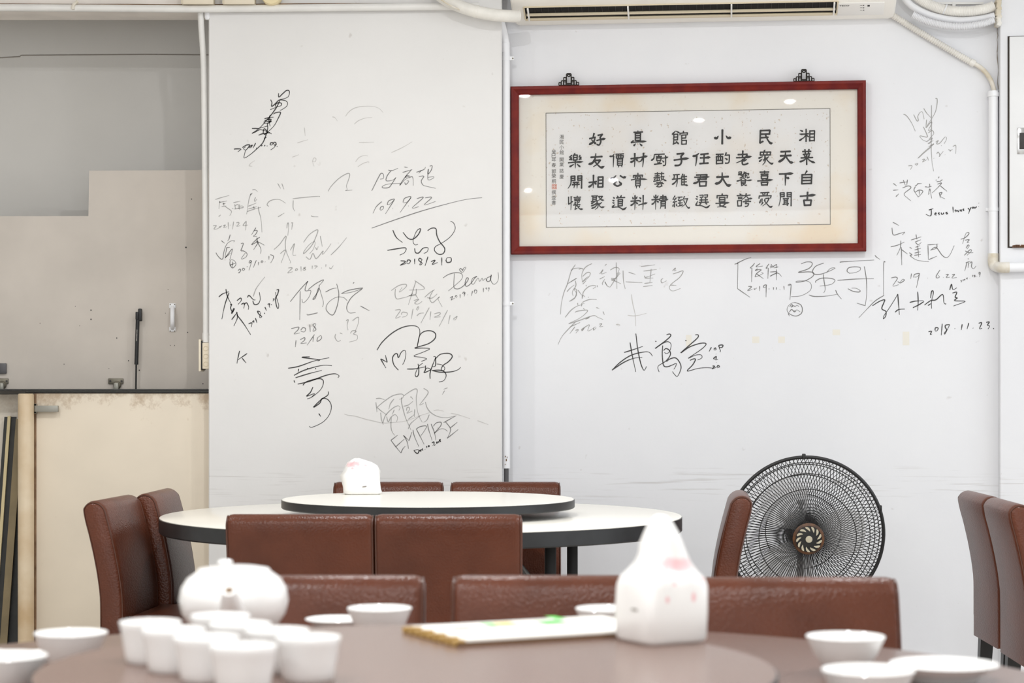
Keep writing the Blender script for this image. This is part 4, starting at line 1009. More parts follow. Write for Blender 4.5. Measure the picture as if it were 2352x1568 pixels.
HW('3', 'd', 'black signature with a slanting date 2018.12.28',
 '160 180 175 250 215 330,93 255 130 225 190 205,190 215 150 330 122 465,200 330 215 325 205 360 225 400 235 360 210 410,215 415 240 370 245 365,215 470 245 430 270 400,260 395 270 450 235 530,265 425 330 510 395 612,265 290 300 265 305 290 275 325,305 325 335 315 330 365,330 330 355 310 375 345 372 375,'
 '365 260 380 240 420 280 440 282,415 290 430 325 465 320 485 280 478 210,375 510 400 500 408 508 400 540,410 495 425 480 425 500,440 455 455 500,485 395 460 390 475 420 500 440 480 450 490 400,525 405 530 415,530 350 545 385,555 325 575 320 570 340 578 355,590 325 595 332,605 275 618 275 605 295,'
 '640 190 660 185 650 230 630 270 640 340 655 365 660 330 640 260 630 210')
HW('3', 'd', 'single black handwritten letter K', '290 765 275 830 265 885,362 790 275 850,315 835 352 880')
HW('3', 'm', 'pen signature above a two-line date 2018 12/10',
 '770 300 850 200 935 108 925 130 912 195 965 195 945 260 895 310 880 275,865 200 862 380 860 472,940 185 1010 130 1085 92 1060 130 1045 145,1045 140 1035 200 985 275 1010 260 1040 170 1070 250 1085 310 1075 350,1030 405 940 425 928 415,1105 208 1165 178 1210 170,'
 '1210 130 1230 220 1220 320 1185 415 1150 420 1110 370 1130 310 1200 260 1270 258 1310 290,1375 115 1365 130,1255 222 1330 190 1460 170 1350 210 1255 222,1450 180 1350 260 1305 350 1330 405 1390 400,1435 340 1520 385,'
 '780 555 850 540 840 570 805 605 860 595,870 570 890 545 915 555 905 585 870 580,955 515 960 585,1010 505 985 520 1015 560 985 578 1015 510,825 665 818 730,865 660 905 640 905 665 870 695 925 690,1000 610 930 712,990 630 985 680,1030 640 1025 675 1065 650 1060 620 1030 640')
HW('3', 'f', 'small grey squiggle right of the date 2018 12/10', '1200 605 1195 640 1220 675 1250 665,1240 595 1265 605,1300 480 1320 470 1310 520 1318 570,1360 480 1400 450 1420 455 1410 520 1385 580,1340 600 1360 575 1395 580 1370 605 1405 620 1400 660 1330 682,420 250 450 170 530 65')
HW('3', 'd', 'tall black brushlike signature low on the pier',
 '955 822 880 826 960 838 1050 850 1030 860,750 930 850 912 1000 860 1140 830,805 998 900 950 1060 905 1165 905,850 935 845 965,930 930 950 938,1010 928 1012 940,820 1020 950 980 1070 950,805 1045 815 1068,840 1080 950 1055 1100 1000 1190 982 1232 1000 1222 1020,'
 '890 1092 920 1060 1000 1035 1060 1030 1085 1060 1060 1130 980 1200 930 1220,985 1108 960 1160 925 1195 1000 1170 970 1205,1130 1150 1125 1185 1060 1230 990 1300 1050 1260 1075 1215 1130 1230 1160 1290 1140 1370 1080 1440 980 1488 950 1480,1040 1358 1060 1388')
HW('4', 'm', 'pen signature dated 109.9.22 underlined by a long stroke',
 '125 460 210 290 240 250 265 265 265 310 225 320,325 210 360 220 440 190,360 215 310 280 300 340 380 330 415 300,415 300 370 370 330 420 260 425 255 405 320 380 470 370,515 175 555 180,495 240 610 205,600 210 530 290 460 395 520 330 570 300,525 300 545 280 580 285 530 300,570 305 615 295 622 398,520 360 535 385 570 345 545 340,'
 '660 238 750 205 770 175,720 215 690 250,690 290 750 285 720 340 740 390 800 410 892 430,820 165 850 160 840 210 800 260 805 200 800 325 860 310 865 290 800 300,245 590 180 650 140 730,225 690 230 660 260 645 265 670 230 700,310 630 330 580 400 560 340 620 310 625,395 570 290 735,375 668 378 672,'
 '500 600 520 550 595 530 560 590 505 605,595 540 465 720,565 640 568 645,665 555 745 540 610 665 690 650,765 545 845 540 755 630 890 588,125 908 400 810 700 710 1000 625 1250 565 1450 542')
HW('4', 'd', 'bold signature dated 2018/210 below the long underline',
 '378 932 420 1020 495 1080,500 958 560 1030 620 1040 680 990 710 930 700 915 660 950 620 1060 645 1108 680 1100,312 1175 400 1160 530 1145 520 1200 460 1232,640 1150 650 1200 690 1205 740 1150 800 1145 790 1190 750 1212,795 940 840 910 895 915 905 990 940 1070 1000 1150 985 1210 930 1222 880 1180 890 1130 970 1085 1070 1010 1125 920 1110 850 1070 825,'
 '470 1300 530 1310 465 1355 540 1330,545 1320 560 1290 590 1300 570 1335 545 1330,640 1275 640 1340,730 1285 700 1270 690 1295 730 1330 700 1350 730 1285,800 1250 765 1360,835 1310 885 1295 850 1345 915 1320,965 1260 965 1355,1015 1290 1030 1320 1075 1310 1075 1265 1030 1265 1015 1300')
HW('5', 'm', 'signature with a little heart, dated 2019.10.17',
 '1210 135 1180 105 1190 85 1210 100 1215 110 1230 80 1255 70 1245 95 1215 135,980 200 1040 160 1120 137 1190 142 1215 175 1190 230 1045 355,1118 145 1110 300 1140 330 1190 320 1250 270 1285 210 1265 200 1245 260 1260 300 1310 270 1370 190 1385 185 1340 200 1320 250 1345 275 1400 200 1420 240 1450 200 1460 230 1490 205 1500 235,'
 '1555 180 1510 200 1510 240 1545 230 1560 160 1555 230 1590 275 1630 250 1648 190 1640 130,1065 440 1095 420 1085 450 1080 465 1120 440,1125 430 1135 410 1150 420 1135 440,1185 395 1185 440,1215 390 1225 370 1245 375 1230 395 1245 385 1235 420,1275 400 1278 402,1335 355 1320 415,1355 375 1360 345 1385 350 1380 380 1360 385,'
 '1465 320 1465 370,1490 325 1505 320 1500 340,1520 325 1535 320 1525 360')
HW('5', 'f', 'faint grey signature above the date 2018/12/10',
 '360 350 450 290 530 275 540 300 500 340 455 370 490 310,410 330 405 400 425 450 490 440 560 420 620 385,640 230 760 328 575 345,655 240 610 380 565 520,660 330 650 400 570 415 640 395,650 400 680 445,630 470 690 455 640 500 680 512 730 480,760 430 830 370 880 340,860 350 820 440 850 495 900 460 940 425 920 450 970 545,790 435 850 440 910 390,'
 '405 585 470 585 410 680 470 660,480 640 495 610 550 620 540 655 490 670,620 570 600 690,660 580 680 545 690 560 670 590,665 655 700 625 750 620,815 555 715 740,835 600 822 700,875 630 940 615 940 640 875 670 950 665,1035 585 935 780,1065 645 1045 750,1105 690 1120 680 1150 660 1130 700 1105 700')
HW('5', 'd', 'large looping black signature with the letter N and a heart',
 '188 1065 250 970 370 860 500 790 620 772 690 800 700 880 672 1020,672 1020 700 890 760 840 840 835 890 870 880 930 800 990 640 1040 740 1040 820 1050 740 1090 630 1135 710 1150 785 1170 720 1200,230 1170 295 1280,235 1170 310 1212,310 1212 288 1125,445 1305 390 1240 375 1160 400 1115 430 1110 445 1155 480 1090 520 1068 535 1110 520 1190 495 1240,'
 '548 1292 640 1290 770 1265,680 1230 690 1290 685 1360 660 1385 648 1350 690 1260 740 1220,770 1250 770 1300 755 1335 830 1300 790 1280 760 1310,825 1410 825 1340 850 1260 890 1150 865 1145,890 1150 890 1250 850 1265,890 1170 950 1115 1050 1105 1092 1140 1050 1200 980 1250 960 1300 990 1310 1000 1275 960 1240 905 1232,'
 '850 1310 950 1330 1080 1325 1160 1300 1192 1270,850 1310 930 1305 990 1320 1018 1370 990 1430 930 1447')
HW('6', 'f', 'grey scrawled signature just above the word EMPIRE',
 '415 360 480 355 545 380,415 415 430 560,430 490 540 400 660 320 780 290 830 310 810 355 765 370,430 490 500 550 575 600,685 365 630 440 610 520,485 570 500 680 525 750,520 720 560 610 660 510 740 468 775 490 760 535,690 525 660 600,575 630 600 710 640 640 700 600 738 640 725 710,645 640 640 780 660 860 700 912,'
 '830 320 930 250 1000 215 1035 235 1020 350 1030 500 1060 620 1110 715,800 340 800 420 850 620 900 740 940 830,830 475 900 455 970 400,930 340 945 335 970 370,875 540 880 500 910 490 915 530 880 580 960 545,900 670 990 600,997 520 990 635,900 815 940 730 1080 615,1130 205 1200 260 1150 350 1070 455 1130 430,'
 '1158 410 1180 490 1240 570 1350 630 1480 645 1600 620,1215 600 1180 680 1130 715,1490 198 1430 220,1445 240 1410 300')
HW('6', 'g', 'long faint curved line crossing the lower pier', '-60 590 0 610 100 622 250 665 400 700 520 725 700 715 880 690 1080 615 1220 570,1280 540 1350 530 1430 550,1540 580 1640 600 1830 660,1940 690 2100 750')
HW('6', 'm', 'word EMPIRE written slanting upward',
 '640 985 740 908,640 985 720 1090 790 1175,790 1175 820 1110 855 1075,705 1088 840 968,828 912 880 1000 905 1112,828 912 912 990,912 990 955 860,970 828 990 920 1058 1078,1020 815 1080 930 1138 1045,1020 815 1080 780 1170 770 1150 830 1090 915,1188 740 1210 840 1258 985,1242 740 1290 860 1315 985,'
 '1275 775 1320 725 1390 715 1385 770 1290 880 1370 820 1440 815 1488 850,1430 720 1620 615,1455 705 1530 800 1525 870 1485 955,1485 955 1650 822,1530 800 1635 715')
HW('6', 'd', 'small date Dec. 10. 2018 under the word EMPIRE',
 '985 1140 1035 1185 1060 1145 1040 1125 980 1140,1070 1150 1090 1130 1070 1140 1095 1155,1120 1110 1100 1130 1125 1135,1150 1118 1152 1122,1175 1070 1180 1100,1195 1080 1210 1065 1215 1080 1195 1085,1265 1060 1268 1064,1255 1025 1285 1010 1285 1060 1310 1050,1320 1030 1330 1010 1340 1025 1320 1032,1350 1000 1360 1025,'
 '1385 970 1365 985 1385 1000 1370 1005 1385 970')
HW('7', 'f', 'grey scribbled greeting below the picture frame',
 '315 140 265 215 290 190 360 180 410 190,265 215 220 370 180 470 150 600 140 725,510 128 430 175 390 260 400 350,355 195 390 185 400 200,215 370 330 300 260 340,400 280 450 235 490 240 470 290 405 340,395 345 440 300 470 280,400 370 440 330,315 330 320 390 280 460 290 510,215 460 250 420 300 380,245 572 310 530 330 440 300 430 330 500 245 572,'
 '345 440 390 500,400 520 410 460 470 400 540 385 555 400 520 425,440 380 445 395,570 385 580 405,630 360 635 380,665 345 680 380,395 540 400 500 430 520,465 520 470 528,400 580 480 550 565 550,340 590 345 620,385 630 395 590 420 600,195 760 260 680 330 630 400 610,310 700 350 685 460 678 380 760 240 830,410 650 420 670,560 645 595 655,640 690 655 730,'
 '440 780 480 760 430 780,235 835 350 800 520 740 580 760 640 785,255 870 370 820,330 800 250 880 160 980 110 1080,310 870 250 950,315 912 350 905 320 945,390 920 420 880 400 910 390 900 450 860 480 850 460 910 480 915 550 870,530 880 530 910 560 880,595 840 625 835 600 870 640 865,680 135 660 155,600 250 640 200 620 250 680 230,600 310 660 280,'
 '630 360 660 310,660 340 690 390 720 405,725 205 780 175 830 190 800 260,795 115 800 300 802 425,735 300 790 300 840 240,740 330 790 300,735 310 850 365,830 230 740 380 720 405,875 210 880 330 900 425,940 230 1020 255,905 343 1100 352,1085 163 1250 143,1115 217 1270 197,1205 190 1190 355,1130 270 1140 290 1250 250,1130 300 1230 298,1125 362 1220 350,1110 398 1220 385,'
 '1320 320 1330 355 1385 330,1320 320 1345 300,1455 215 1490 180 1480 215 1500 205,1460 250 1510 235 1580 215 1540 290 1440 370 1420 420 1460 450 1550 420,1430 380 1500 385')
HW('7', 'g', 'faint cross-shaped strokes under the grey greeting', '975 490 985 580 1020 740 1025 860,930 735 1020 742 1150 712,820 850 795 845 815 840 840 850 820 862')
HW('7', 'd', 'large black signature dated 105.4.20',
 '887 1172 990 1140 1108 1100,957 1055 985 1220 1025 1400,1025 950 1050 1150 1080 1290 1110 1370 1130 1375 1150 1335,745 1380 850 1280 980 1200 1130 1165 1190 1175 1220 1215,745 1380 880 1290 1000 1240 1100 1230,1252 1042 1268 1042,1385 965 1420 955 1435 975 1380 1030 1252 1125 1330 1070 1400 1045 1440 1080 1420 1160 1385 1185 1360 1170,'
 '1340 1090 1335 1200 1350 1320 1390 1340 1450 1320 1500 1300 1490 1340 1470 1370,1350 1150 1380 1125 1420 1150 1430 1200 1380 1270 1290 1330 1290 1380 1300 1400,1385 1280 1420 1250 1490 1235 1540 1290 1555 1360 1515 1450 1480 1430 1455 1395,1605 1030 1622 1036,'
 '1722 965 1755 965 1750 1000 1650 1090 1552 1178 1650 1110 1780 1065 1850 1070 1800 1130 1640 1240 1720 1205 1790 1200 1800 1235 1750 1260,1660 1265 1700 1248 1725 1255 1690 1320 1628 1390 1750 1360 1850 1350 1920 1355,1912 1110 1885 1160,1940 1135 1960 1118 1965 1140 1942 1142,2010 1120 2000 1090 2045 1085 2040 1110 2005 1120 2020 1150 2010 1168,'
 '1965 1190 1968 1192,1970 1215 1938 1245 1990 1252,1970 1215 1965 1265,1970 1288 1972 1290,1925 1330 1950 1335 1920 1365 1970 1345,1975 1345 1990 1325 2010 1340 1980 1352')
HW('8', 'm', 'signature inside large brackets dated 2019.11.19',
 '160 215 200 205 205 215 200 545,200 545 370 662,190 205 300 150 385 125,430 200 405 235 370 265 395 265,395 265 390 455,505 205 450 250 540 240,470 275 440 300 470 300,455 290 520 290 470 330 440 370 450 385 545 340 520 330,450 340 550 410,625 210 585 270 610 262,615 265 610 410,660 215 650 240,640 250 670 240 690 250 640 265,690 240 730 220 720 270,750 250 690 265,'
 '640 320 735 320 640 380,725 285 728 430,640 375 740 335 795 380,345 515 390 520 335 572 400 555,425 540 430 555 460 535,500 510 500 575,545 525 560 500 590 495 585 520 545 530,588 500 585 660,620 548 632 548,685 525 685 562,725 525 725 562,770 555 775 558,825 510 830 560,880 500 905 485 920 490 890 510,925 490 908 695,'
 '1060 210 1130 185 1200 190 1205 230 1150 280 1020 325 1150 318 1225 330 1215 380 1110 440 1000 460 1000 445 1080 440 1150 445 1195 490 1180 570 1060 640 925 652,1365 200 1260 240 1215 300 1230 345 1310 352 1400 325 1500 280 1515 265 1460 270 1405 320,1360 350 1370 450 1385 550 1365 600,1255 465 1260 440 1330 405 1450 405 1515 430 1480 480 1400 500 1310 510,'
 '1165 630 1240 650 1400 645 1540 622,1525 565 1550 620 1605 685,1580 190 1650 180 2045 158,1720 340 1680 310 1700 265 1780 250 1855 260 1850 300 1780 330 1720 335,1912 245 1940 420 1945 600 1925 775,1925 775 1810 740,1550 433 1800 415 2040 410,1690 545 1760 580 1840 590 1855 570 1800 540 1740 538,2055 95 2085 125 2125 150,2195 188 2175 215 2172 630,2180 635 2060 710 1950 820 1838 938')
HW('8', 'm', 'small circled pen stamp under the bracketed signature', '970 730 1050 760 1075 820 1060 880 990 915 910 890 870 840 885 780 940 738 980 735,885 880 900 915,905 790 930 760 945 775 925 795 960 775 975 790 1000 770 1030 785,900 865 930 825 970 860 1000 830 1045 858,960 845 990 850')
HW('9', 'f', 'thin scratchy signature dated 2021.5.27 right of the frame',
 '600 325 640 345 700 430 745 530,725 330 760 400 780 400 775 350 800 305 830 300 850 385,845 255 880 310 935 370,938 218 938 420 935 720 945 900 965 1010,985 135 1005 140 1005 200 980 310 900 440 875 480,880 390 870 490,840 475 880 560 885 600 800 585 830 630 885 655,875 490 930 420 940 440 900 520 945 500,900 550 945 520 965 560 910 620,'
 '880 655 950 610 910 680,895 680 960 640,905 715 968 680 850 780 775 855 850 790 935 720,990 660 1020 640 1000 680 1040 670 1100 600 1120 620 1090 680,1055 700 1060 703,660 945 705 945 685 990,740 920 760 935 775 915 750 918,825 870 855 865 830 900 880 870,885 835 905 880,965 853 968 857,1000 800 1020 780 1040 820 1030 830 1080 770,1100 810 1103 812,1140 750 1165 760 1160 770 1190 745,1195 715 1230 700 1230 800')
HW('9', 'm', 'neat three-character signature above the line Jesus loves you',
 '480 1155 520 1185,478 1238 540 1232,510 1315 545 1280,555 1150 650 1135,600 1115 625 1180,650 1110 640 1180,590 1210 660 1185 690 1210 610 1280 650 1330 690 1362,765 1160 820 1155,740 1190 780 1160,745 1195 730 1240 780 1320,745 1260 790 1235 835 1250 800 1300 780 1315,790 1240 795 1290,860 1195 900 1200,915 1160 920 1200,900 1200 940 1190,905 1270 920 1220 940 1335,910 1270 900 1290,'
 '990 1120 1000 1110,1030 1075 1020 1095,1070 1110 1040 1130,1000 1135 1050 1130,1010 1165 1060 1150 1010 1210 945 1270,1045 1185 1125 1250,1030 1265 1045 1330,1030 1270 1065 1265 1045 1310 1100 1340')
HW('9', 'd', 'handwritten line Jesus loves you',
 '905 1475 960 1458,935 1465 935 1530 915 1545 870 1525,980 1525 995 1515 985 1510 975 1530 1000 1535,1035 1505 1020 1515 1035 1525 1025 1535,1055 1505 1060 1525 1080 1520 1082 1505 1088 1525,1130 1500 1110 1510 1135 1518 1115 1528,1195 1435 1200 1505,1220 1490 1225 1475 1240 1485 1225 1498,1250 1475 1262 1495 1275 1470,1285 1485 1300 1475 1285 1475 1290 1490 1305 1488,1330 1460 1315 1470 1330 1478 1318 1485,'
 '1375 1450 1395 1475,1415 1440 1395 1480 1385 1520,1425 1455 1435 1440 1445 1450 1430 1460,1450 1435 1455 1450 1470 1445 1475 1430 1478 1445,1505 1390 1506 1395,1503 1430 1504 1434')
HW('A', 'm', 'black signature dated 2019.6.22 right of the frame',
 '445 148 515 185,435 210 450 290 520 275 580 260 550 290,420 425 500 405 575 370,535 355 530 430 490 520,540 430 545 630,535 450 610 505,705 285 715 340,650 348 765 312,695 370 760 345,700 375 730 400 765 375,635 430 660 445,700 430 750 410,690 460 760 440,725 410 735 540,690 495 755 480,685 520 760 510,630 490 660 515 640 525 720 575 850 592,'
 '835 403 955 393,840 410 845 570,940 395 935 440 870 460,850 568 940 530,870 465 930 430 1000 520 1050 545 1090 510 1135 410,425 775 475 765 495 785 445 865 510 850,500 815 530 830 575 800 555 790 530 820,655 725 645 785,680 770 690 735 745 725 720 760 690 765,745 725 710 885,835 775 838 777,975 685 935 750 940 775 970 765 955 745,1010 768 1013 770,1040 740 1070 735 1045 770 1085 765,1110 740 1140 735 1110 775 1165 768')
HW('A', 'm', 'small vertical signature dated 2023.12.9 by the drain pipe',
 '1210 340 1260 320 1300 280 1295 262 1265 280 1230 390,1255 350 1305 345 1280 375 1305 375,1270 440 1290 405 1305 415 1280 450,1250 520 1310 460 1330 470 1280 520,1260 470 1300 490 1350 490,1290 555 1296 565,1265 605 1320 585,1280 595 1255 695,1300 600 1290 660,1310 610 1335 595 1330 650 1355 670 1380 640,1205 805 1220 808 1212 825,1230 800 1240 795 1235 810,1245 795 1258 790 1252 805,'
 '1270 780 1285 775 1275 785 1285 790,1310 780 1312 782,1345 740 1342 765,1355 750 1370 745 1360 765 1380 758,1390 755 1393 757,1410 725 1420 710 1430 720 1412 735,1428 715 1420 765')
HW('A', 'd', 'bold black signature dated 2018.11.23',
 '215 1088 290 1040 350 1020 345 1050 320 1120 365 1150 365 1200 340 1235 345 1200 400 1120 470 1010 500 955,500 955 510 1080 518 1190,470 1160 510 1130 580 1125,635 1050 700 1035 790 1030,725 930 730 1040 725 1140,670 1110 740 1075 795 1040 730 1085,870 1000 880 930 895 920 900 950 880 1040 880 1120,800 1080 870 1030 930 1020 1005 960 1020 1050 1040 1070 1040 1060,840 1085 880 1060,'
 '1085 910 1105 845 1120 905 1165 885,1115 945 1165 935 1145 990 1170 1000 1140 1030 1250 1035 1240 1050 1140 1085 1130 1090,845 1380 880 1375 865 1410 885 1405,920 1365 925 1335 955 1340 940 1370 920 1370,1000 1290 990 1420,1085 1300 1040 1305 1035 1330 1050 1360 1025 1395 1035 1400 1085 1300,1140 1343 1145 1346,1225 1295 1215 1360,1300 1280 1280 1350,1345 1338 1350 1341,'
 '1410 1285 1445 1280 1420 1345 1450 1340,1495 1275 1530 1270 1510 1305 1535 1315 1515 1350,1575 1340 1583 1350')
# ------------------------------------------------------------------ chairs (front towards local +Y)
CW, CTOP = 0.387, 0.80
def back_y(z):
    return -0.172 - (0.062 * ((z - 0.50) / 0.30) ** 1.5 if z > 0.50 else 0.0)
def back_profile(ins):
    """closed side outline (y, z) of the backrest, drawn in by ins"""
    th = 0.037 - ins; pts = []
    zs = [0.335 + ins, 0.40, 0.46, 0.52, 0.57, 0.62, 0.67, 0.71, 0.745]
    for z in zs: pts.append((back_y(z) - th, z))
    cz = 0.763; cy = back_y(cz)
    for k in range(1, 10):
        a = pi - pi * k / 10
        pts.append((cy - 0.004 * sin(a) + th * cos(a), cz + (0.037 - ins) * sin(a)))
    for z in zs[::-1]: pts.append((back_y(z) + th, z))
    return pts
def make_chair():
    t = thing('dining_chair', 'brown leather dining chair', 'chair', group='brown leather dining chairs')
    bm = new_bm(); rings = []
    r = 0.020
    st_ = [(-1, a) for a in (90, 60, 30, 0)] + [(1, a) for a in (0, 30, 60, 90)]
    for s_, a in st_:
        x = s_ * (CW / 2 - r + r * sin(radians(a))); ins = r * (1 - cos(radians(a))) * 0.8
        rings.append([bm.verts.new((x, y, z)) for y, z in back_profile(ins)])
    for A, B in zip(rings, rings[1:]):
        n = len(A)
        for k in range(n): bm.faces.new((A[k], A[(k + 1) % n], B[(k + 1) % n], B[k]))
    bm.faces.new(rings[0]); bm.faces.new(rings[-1][::-1])
    back = obj('backrest', bm, M['leather'], t, world=False, smooth=60)
    for s_ in (-1, 1):
        bm = new_bm()
        pr = [Vector((s_ * (CW / 2 - 0.0045), y, z)) for y, z in back_profile(0.0048)]
        add_tube(bm, cat(pr[1:-1], 3), 0.0021, 6)
        obj('piping', bm, M['piping'], back, world=False)
    bm = new_bm(); add_box(bm, (0, 0.055, 0.40), (CW, 0.39, 0.125), bev=0.028, seg=4)
    for v in bm.verts:
        if v.co.z > 0.44: v.co.z += 0.014 * (1 - (v.co.x / 0.2) ** 2) * max(0, 1 - ((v.co.y - 0.05) / 0.2) ** 2)
    obj('seat', bm, M['leather'], t, world=False, smooth=60)
    for (x, y) in ((-0.165, 0.21), (0.165, 0.21), (-0.165, -0.17), (0.165, -0.17)):
        bm = new_bm(); q = []
        for (z, w) in ((0.0, 0.015), (0.36, 0.021)):
            dy = (-0.02 if y < 0 and z == 0 else 0)
            q.append([bm.verts.new((x + a * w, y + dy + b * w, z)) for a, b in ((-1, -1), (1, -1), (1, 1), (-1, 1))])
        for k in range(4): bm.faces.new((q[0][k], q[0][(k + 1) % 4], q[1][(k + 1) % 4], q[1][k]))
        bm.faces.new(q[0][::-1]); bm.faces.new(q[1]); obj('leg', bm, M['leg'], t, world=False, smooth=30)
    return t
chair0 = make_chair()
chairs = [   # x, y, turn, label
    (-0.553, 5.575, 0, 'brown leather chair, back to the viewer, left one before the cream table'),
    (-0.166, 5.575, 0, 'brown leather chair, back to the viewer, right one before the cream table'),
    (-0.433, 6.96, 180, 'brown leather chair against the signed pier behind the white napkin packet'),
    (-0.023, 6.96, 180, 'brown leather chair against the wall below the corner conduit'),
    (-0.976, 6.127, -95.5, 'brown leather chair, leftmost of all, at the end of the cream table'),
    (-0.911, 6.545, -92, 'brown leather chair second from left, between its twin and the pier'),
    (0.494, 6.46, 85, 'brown leather chair seen edge-on in front of the fan'),
    (1.69, 6.40, -91, 'brown leather chair at the right photo edge, half hidden behind another'),
    (1.672, 5.975, -92, 'brown leather chair at the right photo edge, nearest to the border'),
    (-0.346, 3.38, 180, 'brown leather chair beyond the brown table, beside the teapot'),
    (0.087, 3.38, 180, 'brown leather chair beyond the brown table, behind the menu'),
    (0.478, 3.345, 180, 'brown leather chair beyond the brown table, in front of the fan'),
]
for i, (x, y, a, lab) in enumerate(chairs):
    o = chair0 if i == 0 else copy_tree(chair0)
    o.location = (x, y, 0); o.rotation_euler = (0, 0, radians(a)); o['label'] = lab

# ------------------------------------------------------------------ round tables and turntables
def disc(bm, c, r, z0, z1, bev=0.003, seg=120):
    add_lathe(bm, [(0, z0), (r - bev, z0), (r, z0 + bev), (r, z1 - bev), (r - bev, z1), (0, z1)], (c[0], c[1], 0), seg)
def round_table(name, c, r, ztop, th, mtop, medge, label, legs):
    t = thing(name, label, 'table', (c[0], c[1], 0))
    bm = new_bm(); add_lathe(bm, [(0, ztop - 0.003), (r - 0.002, ztop - 0.003), (r - 0.002, ztop - 0.0005), (r - 0.003, ztop), (0, ztop)], (c[0], c[1], 0), 140); obj('table_top', bm, mtop, t)
    bm = new_bm(); add_lathe(bm, [(0, ztop - th), (r - 0.004, ztop - th), (r, ztop - th + 0.004), (r, ztop - 0.003), (r - 0.002, ztop - 0.002), (r - 0.01, ztop - 0.004), (0, ztop - 0.004)], (c[0], c[1], 0), 140); obj('edge_band', bm, medge, t)
    zb = ztop - th
    for (x, y) in legs:
        bm = new_bm(); add_box(bm, (c[0] + x, c[1] + y, zb / 2), (0.034, 0.034, zb), bev=0.004); obj('leg', bm, M['black_metal'], t)
    for sx in (-1, 1):
        lx = [l for l in legs if l[0] * sx > 0]
        bm = new_bm(); a, b = lx
        add_tube(bm, [(c[0] + a[0], c[1] + a[1], 0.42), (c[0] + b[0], c[1] + b[1], 0.42)], 0.012, 8); obj('crossbar', bm, M['black_metal'], t)
        bm = new_bm(); mx = (a[0] + b[0]) / 2; my = (a[1] + b[1]) / 2
        add_tube(bm, [(c[0] + mx, c[1] + my, 0.42), (c[0] + mx - sx * 0.22, c[1] + my, zb)], 0.009, 8); obj('brace', bm, M['chrome'], t)
    return t
def turntable(c, r, z0, ztop, th, mtop, medge, label):
    t = thing('lazy_susan', label, 'turntable', (c[0], c[1], z0))
    bm = new_bm(); add_lathe(bm, [(0, ztop - 0.002), (r - 0.002, ztop - 0.002), (r - 0.003, ztop), (0, ztop)], (c[0], c[1], 0), 120); obj('disc_top', bm, mtop, t)
    bm = new_bm(); add_lathe(bm, [(0, ztop - th), (r - 0.003, ztop - th), (r, ztop - th + 0.003), (r, ztop - 0.002), (r - 0.002, ztop - 0.001), (r - 0.01, ztop - 0.003), (0, ztop - 0.003)], (c[0], c[1], 0), 120); obj('disc_edge', bm, medge, t)
    bm = new_bm(); add_lathe(bm, [(0, z0), (0.13, z0), (0.14, z0 + 0.004), (0.14, z0 + 0.010), (0.05, z0 + 0.014), (0.05, ztop - th), (0, ztop - th)], (c[0], c[1], 0), 40); obj('bearing', bm, M['black_plastic'], t)
    for k in range(8):
        a = k * pi / 4 + 0.35
        bm = new_bm(); add_box(bm, (c[0] + 0.22 * cos(a), c[1] + 0.22 * sin(a), (z0 + ztop - th) / 2), (0.018, 0.018, ztop - th - z0), bev=0.002); obj('roller_foot', bm, M['black_plastic'], t)
    return t
TC = (P(969, 0, 6.27).x, 6.27); TR = 1192 / 2 * 6.27 / FPX; ZT, ZS = 0.740, 0.790
round_table('round_table', TC, TR, ZT, 0.046, M['laminate_white'], M['edge_black'], 'large round cream table with a black edge', ((0.39, -0.20), (0.47, 0.30), (-0.36, -0.20), (-0.36, 0.30)))
SC = (P(984, 0, 6.27).x, 6.27)
turntable(SC, 672 / 2 * 6.27 / FPX, ZT, ZS, 0.027, M['laminate_white'], M['edge_black'], 'cream turntable with black edge on the cream table')
NC = (P(936, 0, 2.49).x, 2.49)
round_table('round_table', NC, 0.90, ZT, 0.046, M['laminate_brown'], M['edge_dark'], 'large round brown table in the foreground', ((0.45, -0.35), (0.45, 0.35), (-0.45, -0.35), (-0.45, 0.35)))
turntable(NC, 0.448, ZT, ZS, 0.027, M['laminate_brown'], M['edge_dark'], 'brown turntable carrying cups and teapot')

# ------------------------------------------------------------------ tableware
def bowl_prof(r, h):
    o = [(0, 0.0), (r * .44, 0.0), (r * .48, 0.002), (r * .46, h * .12), (r * .60, h * .25), (r * .80, h * .55), (r * .92, h * .82), (r, h), (r * .985, h + .0012)]
    i = [(r * .96, h - .001), (r * .88, h * .82), (r * .76, h * .57), (r * .55, h * .30), (r * .3, h * .19), (0, h * .17)]
    return o + i
def cup_prof(r, h):
    return [(0, 0), (r * .72, 0), (r * .77, .002), (r * .82, h * .2), (r * .88, h * .5), (r * .95, h * .85), (r, h), (r * .985, h + .001), (r * .95, h - .001), (r * .90, h * .8), (r * .84, h * .45), (r * .72, h * .15), (0, h * .10)]
def plate_prof(r, h):
    return [(0, 0), (r * .58, 0), (r * .60, .002), (r * .66, h * .35), (r * .96, h * .9), (r, h), (r * .99, h + .001), (r * .95, h), (r * .66, h * .5), (r * .58, h * .32), (0, h * .3)]
def crockery(name, x, y, z, prof, label, cat_, group=None, seg=48):
    bm = new_bm(); add_lathe(bm, prof, (x, y, z), seg)
    return tag(obj(name, bm, M['porcelain'], loc=(x, y, z), smooth=50), label, cat_, group)
def at_rim(px, py, zr):
    s = (py - HY) / (CAMZ - zr); d = FPX / s
    return (px - CX) / FPX * d, d
BH = 0.052
